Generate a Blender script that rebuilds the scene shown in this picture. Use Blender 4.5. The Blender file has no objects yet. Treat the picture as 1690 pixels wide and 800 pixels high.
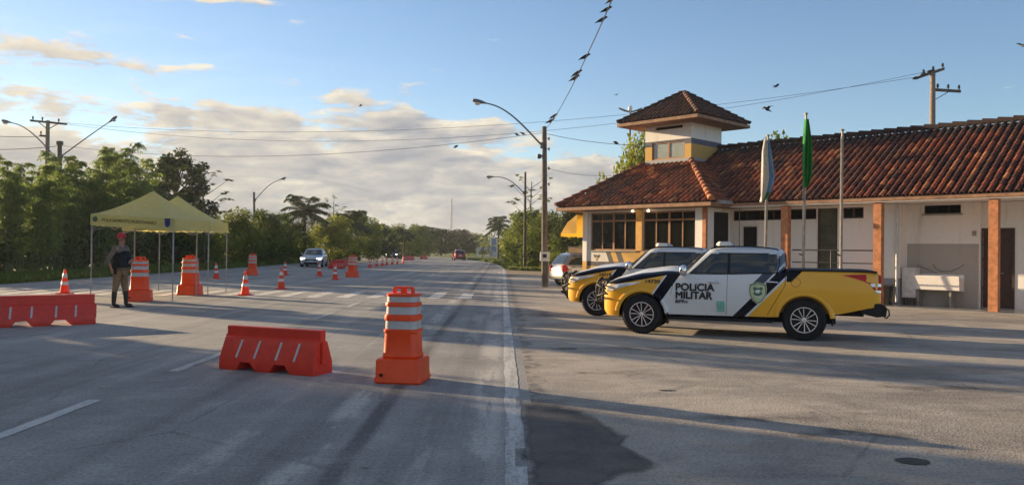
import bpy, bmesh, math, random
from mathutils import Vector, Matrix, noise
R = math.radians
sc = bpy.context.scene
COL = sc.collection
random.seed(7)
rnd = random.random
def uni(a, b): return a + (b - a) * random.random()

# ------------------------------------------------------------------ camera
F, PI_, RO, YA, CH = 1310.0, R(.52), R(.66), R(.68), 1.5
fw = Vector((math.sin(YA)*math.cos(PI_), math.cos(YA)*math.cos(PI_), math.sin(PI_)))
r0 = Vector((math.cos(YA), -math.sin(YA), 0)); u0 = r0.cross(fw)
rt = r0*math.cos(RO) + u0*math.sin(RO); up = -r0*math.sin(RO) + u0*math.cos(RO)
CP = Vector((0, 0, CH))
cd = bpy.data.cameras.new('camera'); cam = bpy.data.objects.new('camera', cd); COL.objects.link(cam)
cd.sensor_width = 36; cd.lens = 36*F/1690; cd.clip_start = .1; cd.clip_end = 6000
m = Matrix((rt, up, -fw)).transposed().to_4x4(); m.translation = CP
cam.matrix_world = m
sc.camera = cam
SUN_AZ, SUN_EL = math.atan2(-.848, .53), R(11.0)     # compass angle from +Y towards +X
sun_dir = Vector((math.sin(SUN_AZ)*math.cos(SUN_EL), math.cos(SUN_AZ)*math.cos(SUN_EL), math.sin(SUN_EL)))
sl = bpy.data.lights.new('sun', 'SUN'); sl.energy = 5.0; sl.angle = R(.5); sl.color = (1, .75, .46)
so = bpy.data.objects.new('sun', sl); COL.objects.link(so)
so.rotation_euler = (-sun_dir).to_track_quat('-Z', 'Y').to_euler()
sc.view_settings.view_transform = 'Standard'; sc.view_settings.look = 'None'
sc.view_settings.exposure = 1.19; sc.view_settings.gamma = 1

# ------------------------------------------------------------------ shader expression helper
class X:
    def __init__(s, nt, sock): s.nt, s.s = nt, sock
    def _m(s, op, *a):
        n = s.nt.nodes.new('ShaderNodeMath'); n.operation = op
        for i, v in enumerate((s,)+a):
            if isinstance(v, X): s.nt.links.new(v.s, n.inputs[i])
            else: n.inputs[i].default_value = v
        return X(s.nt, n.outputs[0])
    def __add__(s, o): return s._m('ADD', o)
    def __radd__(s, o): return s._m('ADD', o)
    def __sub__(s, o): return s._m('SUBTRACT', o)
    def __rsub__(s, o): return (s*-1.0)+o
    def __mul__(s, o): return s._m('MULTIPLY', o)
    def __rmul__(s, o): return s._m('MULTIPLY', o)
    def __truediv__(s, o): return s._m('DIVIDE', o)
    def gt(s, o): return s._m('GREATER_THAN', o)
    def lt(s, o): return s._m('LESS_THAN', o)
    def abs(s): return s._m('ABSOLUTE')
    def min(s, o): return s._m('MINIMUM', o)
    def max(s, o): return s._m('MAXIMUM', o)
    def pow(s, o): return s._m('POWER', o)
    def sin(s): return s._m('SINE')
    def clamp(s): return s.max(0.0).min(1.0)
    def step(s, a, b):   # smoothstep from a to b
        n = s.nt.nodes.new('ShaderNodeMapRange'); n.interpolation_type = 'SMOOTHSTEP'
        s.nt.links.new(s.s, n.inputs['Value']); n.inputs['From Min'].default_value = a; n.inputs['From Max'].default_value = b
        if a > b:
            n.inputs['From Min'].default_value = b; n.inputs['From Max'].default_value = a
            n.inputs['To Min'].default_value = 1; n.inputs['To Max'].default_value = 0
        return X(s.nt, n.outputs['Result'])
    def band(s, a, b): return s.gt(a)*s.lt(b)
class G_:
    """small graph helper round a node tree"""
    def __init__(s, nt): s.nt = nt
    def coords(s, kind='Object'):
        t = s.nt.nodes.new('ShaderNodeTexCoord'); sp = s.nt.nodes.new('ShaderNodeSeparateXYZ')
        s.nt.links.new(t.outputs[kind], sp.inputs[0]); s.vec = t.outputs[kind]
        return [X(s.nt, o) for o in sp.outputs]
    def comb(s, x, y, z):
        n = s.nt.nodes.new('ShaderNodeCombineXYZ')
        for i, v in enumerate((x, y, z)):
            if isinstance(v, X): s.nt.links.new(v.s, n.inputs[i])
            else: n.inputs[i].default_value = v
        return n.outputs[0]
    def noise(s, vec, scale, detail=3, rough=.55, dist=0.0):
        n = s.nt.nodes.new('ShaderNodeTexNoise'); n.inputs['Scale'].default_value = scale
        n.inputs['Detail'].default_value = detail; n.inputs['Roughness'].default_value = rough; n.inputs['Distortion'].default_value = dist
        if vec is not None: s.nt.links.new(vec, n.inputs['Vector'])
        return X(s.nt, n.outputs['Fac'])
    def voro(s, vec, scale, feature='F1'):
        n = s.nt.nodes.new('ShaderNodeTexVoronoi'); n.feature = feature; n.inputs['Scale'].default_value = scale
        s.nt.links.new(vec, n.inputs['Vector']); return X(s.nt, n.outputs['Distance'])
    def col(s, c):
        n = s.nt.nodes.new('ShaderNodeRGB'); n.outputs[0].default_value = (*c, 1); return n.outputs[0]
    def mix(s, f, a, b):
        n = s.nt.nodes.new('ShaderNodeMix'); n.data_type = 'RGBA'
        if isinstance(f, X): s.nt.links.new(f.s, n.inputs[0])
        else: n.inputs[0].default_value = f
        for i, v in ((6, a), (7, b)):
            if isinstance(v, tuple): n.inputs[i].default_value = (*v, 1)
            else: s.nt.links.new(v, n.inputs[i])
        return n.outputs[2]
    def mapping(s, vec, scale):
        n = s.nt.nodes.new('ShaderNodeMapping'); n.inputs['Scale'].default_value = scale
        s.nt.links.new(vec, n.inputs['Vector']); return n.outputs[0]
    def bump(s, h, bsdf, strength=.3, dist=.01):
        n = s.nt.nodes.new('ShaderNodeBump'); n.inputs['Strength'].default_value = strength; n.inputs['Distance'].default_value = dist
        s.nt.links.new(h.s, n.inputs['Height']); s.nt.links.new(n.outputs[0], bsdf.inputs['Normal'])
def newmat(name):
    m = bpy.data.materials.new(name); m.use_nodes = True
    return m, G_(m.node_tree), m.node_tree.nodes['Principled BSDF']
def mat(name, c, rough=.6, metal=0, var=.15, scale=6, bump=0, coat=0, emit=None, spec=.5):
    m, g, b = newmat(name)
    b.inputs['Roughness'].default_value = rough; b.inputs['Metallic'].default_value = metal
    b.inputs['Specular IOR Level'].default_value = spec
    if coat: b.inputs['Coat Weight'].default_value = coat; b.inputs['Coat Roughness'].default_value = .06
    g.coords()
    n = g.noise(g.vec, scale, 5, .6)
    dark = tuple(v*(1-var) for v in c); lite = tuple(min(1, v*(1+var)) for v in c)
    m.node_tree.links.new(g.mix(n.step(.3, .7), dark, lite), b.inputs['Base Color'])
    if bump: g.bump(n, b, bump, .02)
    if emit:
        b.inputs['Emission Color'].default_value = (*emit[0], 1); b.inputs['Emission Strength'].default_value = emit[1]
    return m

# ------------------------------------------------------------------ sky
w = bpy.data.worlds.new('World'); sc.world = w; w.use_nodes = True
nt = w.node_tree; g = G_(nt); bgn = nt.nodes['Background']
sky = nt.nodes.new('ShaderNodeTexSky'); sky.sky_type = 'NISHITA'; sky.sun_disc = False
sky.sun_elevation = SUN_EL; sky.sun_rotation = SUN_AZ; sky.air_density = .95; sky.dust_density = .15; sky.ozone_density = 2.2
SKY = .088
x, y, z = g.coords('Generated')
def atan2(a, b): return a._m('ARCTAN2', b)
az = atan2(x, y)*57.2958; el = z._m('ARCSINE')*57.2958
# warm, bright towards the sun, cooler away: clouds in (azimuth, elevation) space, stretched flat
w1 = g.noise(g.comb(az*.09, el*.22, 5.0), 1.0, 3)          # slow warp keeps the banks from looking tiled
P = g.comb(az*.15+w1*.8, el*.52+w1*.5, 0.0); P2 = g.comb(az*.50, el*1.5, 3.1)
Pup = g.comb(az*.15+w1*.8-.10, el*.52+w1*.5+.20, 0.0)
n0 = g.noise(P, 1.0, 8, .58, .35); n2 = g.noise(P2, 1.0, 6, .6)
d0 = n0*.78 + n2*.22
d1 = g.noise(Pup, 1.0, 6, .58, .35)*.78 + n2*.22
# low bank left of the pole, thinning to the right and upwards
bank = el.step(11.4, 8.2)*az.step(-30, -19)*az.step(8, -4)
bank2 = el.step(8.2, 5.8)*az.step(13, 5)*.9
low = el.step(6.5, 3.0)*az.step(18, 8)*.6
lft = (az.step(-16, -26)*el.step(15.5, 12)*el.step(1.0, 3.0)*.52).max(az.step(-10, -20)*el.step(14.5, 16.5)*.50)
puf = el.step(13.0, 10)*az.step(-24, -12)*az.step(4, -6)*.52
brk = g.noise(g.comb(az*.11, el*.33, 9.0), 1.0, 3).step(.36, .60)
cov = (bank*(brk*.34+.78)).max(bank2).max(low).max(lft).max(puf)
q_ = d0 + cov*.34 - .640
mask = q_.step(-.01, .10)
solid = q_.step(.05, .26)
lit = ((d0-d1)*5.0+.45).clamp()
scol = g.mix(lit, (.44, .46, .51), (1.28, 1.12, .84))
scol = g.mix(solid*.9, scol, g.mix(lit, (.30, .33, .40), (.56, .545, .54)))
warm = az.step(0, -34)
scol = g.mix(warm*.38, scol, (.92, .78, .58))
gray = el.step(6.0, 3.6)*az.step(13, 3)*az.step(-36, -22)
glow = el.step(3.2, .4)*az.step(-40, -6)*.35
scol = g.mix(glow, scol, (.62, .58, .52))
b2 = nt.nodes.new('ShaderNodeBackground'); nt.links.new(scol, b2.inputs[0]); b2.inputs[1].default_value = .385
bgn.inputs[1].default_value = SKY
hs = nt.nodes.new('ShaderNodeHueSaturation'); hs.inputs['Saturation'].default_value = 1.05
tn = nt.nodes.new('ShaderNodeMix'); tn.data_type = 'RGBA'; tn.blend_type = 'MULTIPLY'; tn.inputs[0].default_value = 1; tn.inputs[7].default_value = (.98, .945, .975, 1); nt.links.new(sky.outputs[0], tn.inputs[6]); nt.links.new(tn.outputs[2], hs.inputs['Color']); nt.links.new(hs.outputs[0], bgn.inputs[0])
mx = nt.nodes.new('ShaderNodeMixShader')
veil = az.step(4, -36)*el.step(21, 3)*.22
fac = (mask*.95).max(gray*.85).max(veil)*z.gt(-.02)
nt.links.new(fac.s, mx.inputs[0]); nt.links.new(bgn.outputs[0], mx.inputs[1]); nt.links.new(b2.outputs[0], mx.inputs[2])
nt.links.new(mx.outputs[0], nt.nodes['World Output'].inputs[0])

# ------------------------------------------------------------------ object helpers
def tag(o, label=None, cat=None, group=None, kind=None):
    if label: o['label'] = label
    if cat: o['category'] = cat
    if group: o['group'] = group
    if kind: o['kind'] = kind
    return o
def empty(name, loc=(0, 0, 0), rz=0, label=None, cat=None, group=None):
    o = bpy.data.objects.new(name, None); COL.objects.link(o); o.location = loc; o.rotation_euler = (0, 0, rz); o.empty_display_size = .2
    return tag(o, label, cat, group)
def copy_tree(o, parent=None):
    c = o.copy(); COL.objects.link(c)
    if parent: c.parent = parent
    for ch in list(o.children): copy_tree(ch, c)
    return c
def ray(px, py): return fw + rt*((px-845)/F) + up*((400-py)/F)
def GP(px, py, z=0):
    d = ray(px, py); return CP + d*((z-CH)/d.z)
def DP(px, py, Y):
    d = ray(px, py); return CP + d*(Y/d.y)

class MB:
    def __init__(s): s.v = []; s.f = []; s.mi = []; s.m = 0
    def add(s, vs, fs):
        b = len(s.v); s.v += [tuple(v) for v in vs]; s.f += [tuple(i+b for i in f) for f in fs]; s.mi += [s.m]*len(fs); return s
    def box(s, x0, x1, y0, y1, z0, z1):
        vs = [(x0, y0, z0), (x1, y0, z0), (x1, y1, z0), (x0, y1, z0), (x0, y0, z1), (x1, y0, z1), (x1, y1, z1), (x0, y1, z1)]
        return s.add(vs, [(0, 3, 2, 1), (4, 5, 6, 7), (0, 1, 5, 4), (1, 2, 6, 5), (2, 3, 7, 6), (3, 0, 4, 7)])
    def quad(s, a, b, c, d): return s.add([a, b, c, d], [(0, 1, 2, 3)])
    def rings(s, rings, cap=True, closed=True):
        n = len(rings[0]); b = []
        for r in rings: b += r
        fs = []
        for i in range(len(rings)-1):
            for j in range(n if closed else n-1):
                k = (j+1) % n; fs.append((i*n+j, i*n+k, (i+1)*n+k, (i+1)*n+j))
        if cap: fs.append(tuple(range(n-1, -1, -1))); fs.append(tuple(range((len(rings)-1)*n, len(rings)*n)))
        return s.add(b, fs)
    def tube(s, pts, r, n=8, cap=True):
        pts = [Vector(p) for p in pts]
        if not hasattr(r, '__len__'): r = [r]*len(pts)
        rings = []; prev = None
        for i, p in enumerate(pts):
            a = pts[max(0, i-1)]; b = pts[min(len(pts)-1, i+1)]; d = (b-a).normalized()
            if prev is None:
                q = Vector((0, 0, 1)) if abs(d.z) < .9 else Vector((1, 0, 0)); e1 = d.cross(q).normalized()
            else: e1 = (prev - d*prev.dot(d)).normalized()
            e2 = d.cross(e1); prev = e1
            rings.append([p + e1*(r[i]*math.cos(2*math.pi*k/n)) + e2*(r[i]*math.sin(2*math.pi*k/n)) for k in range(n)])
        return s.rings(rings, cap)
    def lathe(s, prof, n=20, c=(0, 0, 0), axis='z', cap=True):
        rings = []
        for r, h in prof:
            ring = []
            for k in range(n):
                a = 2*math.pi*k/n; p = (r*math.cos(a), r*math.sin(a), h)
                if axis == 'y': p = (p[0], h, -p[1])
                if axis == 'x': p = (h, p[0], p[1])
                ring.append((p[0]+c[0], p[1]+c[1], p[2]+c[2]))
            rings.append(ring)
        return s.rings(rings, cap)
    def prism(s, poly, a, b, plane='xz'):
        n = len(poly)
        def P(p, h): return (p[0], h, p[1]) if plane == 'xz' else ((p[0], p[1], h) if plane == 'xy' else (h, p[0], p[1]))
        return s.add([P(p, a) for p in poly]+[P(p, b) for p in poly],
                     [tuple(range(n)), tuple(range(2*n-1, n-1, -1))]+[(i, i+n, (i+1) % n+n, (i+1) % n) for i in range(n)])
    def build(s, name, mats, parent=None, smooth=None, bevel=0, fix=True):
        me = bpy.data.meshes.new(name); me.from_pydata(s.v, [], s.f)
        if not isinstance(mats, (list, tuple)): mats = [mats]
        for mm in mats: me.materials.append(mm)
        if len(mats) > 1: me.polygons.foreach_set('material_index', s.mi)
        if fix:
            bm = bmesh.new(); bm.from_mesh(me); bmesh.ops.recalc_face_normals(bm, faces=bm.faces)
            if bevel: bmesh.ops.bevel(bm, geom=[e for e in bm.edges if e.calc_face_angle(0) > .5], offset=bevel, segments=2, affect='EDGES', profile=.6, clamp_overlap=True)
            bm.to_mesh(me); bm.free()
        me.update()
        if smooth is not None:
            me.polygons.foreach_set('use_smooth', [True]*len(me.polygons)); me.set_sharp_from_angle(angle=R(smooth))
        o = bpy.data.objects.new(name, me); COL.objects.link(o)
        if parent: o.parent = parent
        return o
def apply_mods(o, smooth=None):
    dg = bpy.context.evaluated_depsgraph_get(); dg.update()
    me = bpy.data.meshes.new_from_object(o.evaluated_get(dg)); o.modifiers.clear(); o.data = me
    if smooth is not None:
        me.polygons.foreach_set('use_smooth', [True]*len(me.polygons)); me.set_sharp_from_angle(angle=R(smooth))
    return o
def text_mesh(name, txt, size, material, parent, matrix, extrude=.002, bold=0.0, align='LEFT', sx=1.0, fat=0):
    cu = bpy.data.curves.new(name, 'FONT'); cu.body = txt; cu.size = size; cu.extrude = extrude; cu.offset = 0; cu.align_x = align; cu.resolution_u = 4
    o = bpy.data.objects.new(name, cu); COL.objects.link(o)
    dg = bpy.context.evaluated_depsgraph_get(); dg.update()
    me = bpy.data.meshes.new_from_object(o.evaluated_get(dg)); bpy.data.objects.remove(o)
    me.transform(Matrix.Diagonal((sx, 1, 1, 1)))
    if fat or bold:
        fat = fat or bold; bm = bmesh.new()
        for k_, (dx, dy) in enumerate(((0, 0), (fat*2, 0), (fat, fat), (fat, -fat), (fat*1, 0))):
            m2 = me.copy(); m2.transform(Matrix.Translation((dx, dy, .0004*k_))); bm.from_mesh(m2); bpy.data.meshes.remove(m2)
        bm.to_mesh(me); bm.free()
    me.transform(matrix)
    me.materials.clear(); me.materials.append(material)
    q = bpy.data.objects.new(name, me); COL.objects.link(q)
    if parent: q.parent = parent
    return q
FRONT_Y = Matrix(((1, 0, 0, 0), (0, 0, -1, 0), (0, 1, 0, 0), (0, 0, 0, 1)))   # text standing, facing -Y
def bezier(pts, n=24):
    out = []
    for i in range(n+1):
        t = i/n; q = [Vector(p) for p in pts]
        while len(q) > 1: q = [q[k].lerp(q[k+1], t) for k in range(len(q)-1)]
        out.append(q[0])
    return out

# ------------------------------------------------------------------ materials
M = {}
M['concrete'] = mat('concrete', (.30, .28, .25), .85, var=.2, bump=.3)
M['pole'] = mat('pole_concrete', (.13, .11, .095), .85, var=.3, scale=3, bump=.4)
M['wood'] = mat('wood', (.10, .075, .055), .8, var=.35, scale=4, bump=.4)
M['steel'] = mat('galvanised_steel', (.32, .33, .33), .45, .7, var=.15)
M['dark_steel'] = mat('dark_steel', (.05, .05, .055), .5, .5)
M['white_metal'] = mat('white_metal', (.62, .61, .58), .5)
M['orange'] = None
def plastic(name, c, rough=.45, tr=.25, dirt=.25):
    m, g, b = newmat(name); b.inputs['Roughness'].default_value = rough
    x, y, z = g.coords(); n = g.noise(g.vec, 9, 5, .65); n2 = g.noise(g.vec, 40, 3)
    c2 = tuple(v*(1-dirt) for v in c)
    col = g.mix((n*.7+n2*.3).step(.38, .66), c2, c); scuff = n.step(.60, .75)*n2.step(.5, .7)
    col = g.mix(scuff*.2, col, (.55, .42, .36)); m.node_tree.links.new(col, b.inputs['Base Color'])
    if tr:
        t = m.node_tree.nodes.new('ShaderNodeBsdfTranslucent'); m.node_tree.links.new(col, t.inputs[0])
        mx = m.node_tree.nodes.new('ShaderNodeMixShader'); mx.inputs[0].default_value = tr
        m.node_tree.links.new(b.outputs[0], mx.inputs[1]); m.node_tree.links.new(t.outputs[0], mx.inputs[2])
        m.node_tree.links.new(mx.outputs[0], m.node_tree.nodes['Material Output'].inputs[0])
    return m
M['orange'] = plastic('orange_plastic', (1.0, .095, .012), .42, .12, .12)
M['cone'] = plastic('cone_orange', (1.0, .10, .025), .45, .35, .1)
M['red'] = plastic('red_plastic', (.80, .055, .026), .5, .08, .15)
M['reflect'] = mat('reflective_band', (.66, .62, .60), .35, var=.18, scale=14)
M['reflect_w'] = mat('reflective_white', (.50, .470, .455), .35, var=.1, scale=14)
M['rubber'] = mat('rubber', (.010, .010, .011), .85, var=.25, scale=20)
M['black'] = mat('black_plastic', (.009, .0095, .011), .5, spec=.3)
M['chrome'] = mat('chrome', (.72, .74, .78), .12, 1, var=.03)
M['alloy'] = mat('alloy', (.72, .73, .75), .25, .8, var=.05)
M['glass'] = mat('dark_glass', (.008, .009, .009), .12, 0, var=.1, spec=.25)
M['glass_c'] = mat('car_glass', (.022, .032, .036), .05, 0, var=.1, coat=.2, spec=.7)
M['lamp_glass'] = mat('lamp_glass', (.80, .82, .84), .10, .25, var=.1, coat=1)
M['lamp_on'] = mat('lit_headlamp', (.9, .88, .8), .2, emit=((1, .95, .82), 2.2))
M['lamp_red'] = mat('red_lens', (.50, .012, .012), .3, spec=.3)
M['ink'] = mat('black_ink', (.012, .012, .016), .5)
M['green_ink'] = mat('green_ink', (.12, .46, .36), .5)
M['pale_green'] = mat('pale_green_ink', (.52, .60, .36), .5)
M['white'] = mat('white_paint', (.72, .72, .72), .4)
M['silver'] = mat('silver_paint', (.27, .27, .28), .28, .55, coat=.8, var=.04)
M['silver_b'] = mat('blue_silver_paint', (.40, .45, .50), .28, .5, coat=.8, var=.04)
M['navy_p'] = mat('dark_paint', (.07, .085, .12), .25, .3, coat=.9, var=.05)
M['red_p'] = mat('dark_red_paint', (.34, .015, .016), .25, .2, coat=.9, var=.05)
M['white_p'] = mat('white_car_paint', (.72, .72, .72), .25, .0, coat=.8, var=.03)
M['terracotta'] = mat('terracotta', (.46, .19, .085), .8, var=.25, scale=7, bump=.2)
M['fascia'] = mat('fascia_board', (.26, .14, .08), .75, var=.3, scale=5)
M['soffit'] = mat('soffit_board', (.20, .12, .075), .8, var=.2)
M['ochre'] = mat('ochre_paint', (.62, .33, .07), .75, var=.12)
M['bronze'] = mat('bronze_frame', (.30, .15, .07), .5, .2, var=.15)
M['door_brown'] = mat('dark_brown_door', (.055, .026, .018), .5, var=.2)
M['awning'] = plastic('yellow_awning', (.72, .42, .035), .6, .3, .1)
M['flag_green'] = plastic('green_flag', (.03, .34, .06), .8, .3, .2)
M['flag_white'] = plastic('white_flag', (.72, .70, .66), .8, .3, .15)
M['flag_blue'] = mat('flag_blue', (.16, .30, .48), .8)

def wall_mat(name, rules, base=(.80, .775, .73), t_axis=0):
    """painted render with worn dirt; rules are (xmin,xmax,zmin,zmax,colour) in the building's own metres"""
    m, g, b = newmat(name); b.inputs['Roughness'].default_value = .85
    x, y, z = g.coords(); n = g.noise(g.vec, 1.3, 6, .65); n2 = g.noise(g.vec, 9, 4, .6)
    col = g.col(base)
    for (a, c, d, e, cc) in rules:
        s = x if t_axis == 0 else y
        col = g.mix(s.band(a, c)*z.band(d, e), col, cc)
    st = g.noise(g.mapping(g.vec, (3.5, 3.5, .35)), 1.0, 5, .6)
    col = g.mix((st.step(.52, .75)*.28), col, (.22, .19, .16))
    col = g.mix((z*-1.0+.55).clamp()*n.step(.4, .7)*.5, col, (.20, .15, .11))
    col = g.mix(n2.step(.45, .8)*.10, col, (.3, .27, .24))
    m.node_tree.links.new(col, b.inputs['Base Color']); g.bump(n2, b, .15, .01)
    return m

# ------------------------------------------------------------------ ground
def asphalt(name, c1, c2, streak=True, patch=False):
    m, g, b = newmat(name); b.inputs['Roughness'].default_value = .82; L = m.node_tree.links
    x, y, z = g.coords()
    big = g.noise(g.vec, .22, 6, .6, .6); mid = g.noise(g.vec, 1.6, 6, .65); fine = g.noise(g.vec, 38, 3, .7); grit = g.voro(g.vec, 55)
    col = g.mix(big.step(.35, .68), c1, c2)
    col = g.mix(mid.step(.45, .75)*.45, col, tuple(v*1.32 for v in c2))
    col = g.mix(mid.step(.45, .22)*.4, col, tuple(v*.6 for v in c1))
    if streak:   # worn wheel tracks and oil lines running with the road
        s1 = g.noise(g.mapping(g.vec, (1.6, .035, 1)), 1.0, 6, .62)
        s2 = g.noise(g.mapping(g.vec, (7.0, .12, 1)), 1.0, 5, .7)
        col = g.mix(s1.step(.50, .64)*.42, col, (.13, .125, .122))
        col = g.mix(s1.step(.48, .36)*.5, col, (.42, .395, .36))
        col = g.mix(s2.step(.56, .70)*.30, col, (.10, .095, .09))
        # rubbed wheel path right of the lane line, dark line inside it
        wob = (g.noise(g.comb(0.0, y*.16, 0.0), 1.0, 4)-.5)*.10 + (g.noise(g.vec, 5.0, 4, .7)-.5)*.10
        rip = g.noise(g.mapping(g.vec, (2.0, 30.0, 1)), 1.0, 3, .6).step(.30, .62)*.45+.55
        for off, wd_, sc_, lo, hi, am in ((1.40, .17, 1.1, .47, .57, .85), (2.02, .14, 1.3, .50, .60, .60), (2.68, .12, 1.2, .52, .62, .45), (.14, .22, .9, .44, .55, .80), (.52, .20, .8, .48, .60, .50), (3.2, .3, .7, .50, .62, .35), (5.6, .35, .6, .50, .62, .40), (7.4, .4, .6, .50, .62, .35)):
            pt = g.noise(g.comb(x*1.5+off, y*.45*sc_, off), 1.0, 5, .65).step(lo, hi)
            col = g.mix(((x+off+wob).abs()).step(wd_, wd_*.25)*pt*rip*am, col, (.56, .53, .48))
        col = g.mix(((x+1.10+wob*.6).abs()).step(.12, .03)*g.noise(g.comb(x, y*.5, 2.0), 1.0, 4).step(.30, .58)*.80, col, (.055, .052, .052))
        col = g.mix(((x+1.75+wob).abs()).step(.35, .1)*.18, col, (.09, .085, .085))
    else:
        s1 = g.noise(g.mapping(g.vec, (.30, .75, 1)), 1.0, 7, .65, .8)
        col = g.mix(s1.step(.48, .64)*.65, col, (.52, .45, .36))
        col = g.mix(s1.step(.47, .33)*.65, col, (.13, .110, .095)); bl = g.noise(g.vec, .75, 7, .68, .4); col = g.mix(bl.step(.52, .62)*.40, col, (.16, .135, .115)); col = g.mix(bl.step(.44, .36)*.35, col, (.50, .45, .38))
        sp = g.noise(g.vec, 5.5, 4, .7)
        col = g.mix(sp.step(.66, .74)*.55, col, (.07, .06, .055))
        # crumbling dark seam and grit beside the edge line
        wv = (g.noise(g.comb(0.0, y*1.4, 0.0), 1.0, 5, .7)-.5)*.5
        col = g.mix(((x-.36+wv).abs()).step(.17, .05)*g.noise(g.vec, 3.2, 5, .7).step(.42, .58)*.75, col, (.055, .045, .04))
    rk = g.noise(g.mapping(g.vec, (3.0, 22.0, 1)), 1.0, 3, .6); col = g.mix(rk.step(.56, .72)*.22, col, (.52, .48, .43)); col = g.mix(rk.step(.44, .30)*.25, col, (.10, .095, .09))
    cr = g.voro(g.mapping(g.vec, (.55, .28, 1)), 1.0, 'DISTANCE_TO_EDGE'); crn = (g.noise(g.vec, 2.6, 5)-.5)*.05
    cm = ((cr+crn).abs()).step(.010, .002)*g.noise(g.vec, .5, 3).step(.46, .6)
    col = g.mix(cm*.40, col, (.06, .056, .052))
    col = g.mix(grit.step(.30, .05)*fine.step(.4, .7)*.45, col, (.55, .50, .45))
    col = g.mix(fine.step(.50, .34)*.55, col, (.08, .075, .07)); col = g.mix(fine.step(.54, .70)*.35, col, (.58, .54, .48)); drip = g.voro(g.vec, 1.7); dn = g.noise(g.vec, 9.0, 3); col = g.mix((drip+dn*.10).step(.115, .085)*.55, col, (.07, .062, .056))
    L.new(col, b.inputs['Base Color'])
    L.new((.95-mid*.2-big*.08).s, b.inputs['Roughness'])
    g.bump(fine*.6+grit*.25+mid*1.2, b, .55, .018)
    return m
M['road'] = asphalt('road_asphalt', (.225, .217, .207), (.325, .312, .292))
M['lot'] = asphalt('yard_concrete', (.265, .233, .198), (.400, .356, .303), streak=False)
def patch_mat():
    m, g, b = newmat('dark_patch'); b.inputs['Roughness'].default_value = .9; g.coords()
    n = g.noise(g.vec, 3, 6, .7); f = g.noise(g.vec, 60, 3, .7)
    m.node_tree.links.new(g.mix((n*.6+f*.4).step(.35, .7), (.040, .037, .035), (.088, .080, .074)), b.inputs['Base Color']); g.bump(f+n, b, .6, .02)
    return m
M['patch'] = patch_mat()
def paint_mat():
    m, g, b = newmat('worn_road_paint'); b.inputs['Roughness'].default_value = .75; x, y, z = g.coords()
    n = g.noise(g.mapping(g.vec, (6, .8, 1)), 1.0, 6, .7); f = g.noise(g.vec, 26, 4, .7)
    k = (n*.55+f*.45)
    m.node_tree.links.new(g.mix(k.step(.41, .56), (.28, .27, .25), (.54, .53, .50)), b.inputs['Base Color'])
    return m
M['paint'] = paint_mat()
def paint2_mat():
    m, g, b = newmat('faded_crossing_paint'); b.inputs['Roughness'].default_value = .8; x, y, z = g.coords()
    n = g.noise(g.vec, 2.2, 6, .7); f = g.noise(g.vec, 20, 4, .7)
    m.node_tree.links.new(g.mix((n*.6+f*.4).step(.42, .60), (.36, .345, .32), (.70, .68, .63)), b.inputs['Base Color'])
    return m
M['paint2'] = paint2_mat()
def soil_mat():
    m, g, b = newmat('grassy_ground'); b.inputs['Roughness'].default_value = .95; x, y, z = g.coords()
    n = g.noise(g.vec, .35, 6, .65); f = g.noise(g.vec, 7, 6, .7)
    col = g.mix(n.step(.35, .65), (.050, .080, .015), (.12, .15, .03)); col = g.mix(f.step(.5, .75)*.5, col, (.13, .14, .035))
    col = g.mix(n.step(.62, .75)*.7, col, (.16, .12, .08))
    m.node_tree.links.new(col, b.inputs['Base Color']); g.bump(f, b, .8, .08)
    return m
M['soil'] = soil_mat()
M['dirt'] = mat('dirt', (.20, .145, .10), .95, var=.35, scale=1.4, bump=.5)

def sheet(name, pts, z, material):
    mb = MB(); mb.add([(p[0], p[1], z) for p in pts], [tuple(range(len(pts)))])
    o = mb.build(name, material, fix=False); return tag(o, kind='structure')
# one ground sheet to the horizon
mb = MB(); mb.add([(-3000, -400, -.012), (3000, -400, -.012), (3000, 5000, -.012), (-3000, 5000, -.012)], [(0, 1, 2, 3)])
tag(mb.build('ground', M['soil'], fix=False), kind='structure')
def cen(Y):   # the road swings gently left beyond the building
    return -0.0 if Y < 55 else -((Y-55)**2)*.00145 if Y < 140 else -(85**2)*.00145-(Y-140)*.2465
Ys = [-30, 0, 10, 20, 30, 40, 55] + [55+i*6 for i in range(1, 60)]
mb = MB(); vs = []; fs = []
for i, Y in enumerate(Ys):
    wdt = 18.5 if Y < 90 else max(14.0, 18.5-(Y-90)*.03)
    vs += [(cen(Y)-wdt+(0 if Y < 60 else 0), Y, 0), (cen(Y)+.30, Y, 0)]
    if i: fs.append((2*i-2, 2*i-1, 2*i+1, 2*i))
mb.add(vs, fs); tag(mb.build('road', M['road'], fix=False), kind='structure')
sheet('yard', [(.30, -30), (60, -30), (60, 30), (16, 44), (6, 47), (1.2, 47), (.30, 44)], .0, M['lot'])
sheet('dirt_strip', [(.30, 44), (1.2, 47), (6, 47), (16, 44), (20, 52), (3.2, 56), (1.0, 58), (.30, 58)], -.004, M['dirt'])
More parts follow.
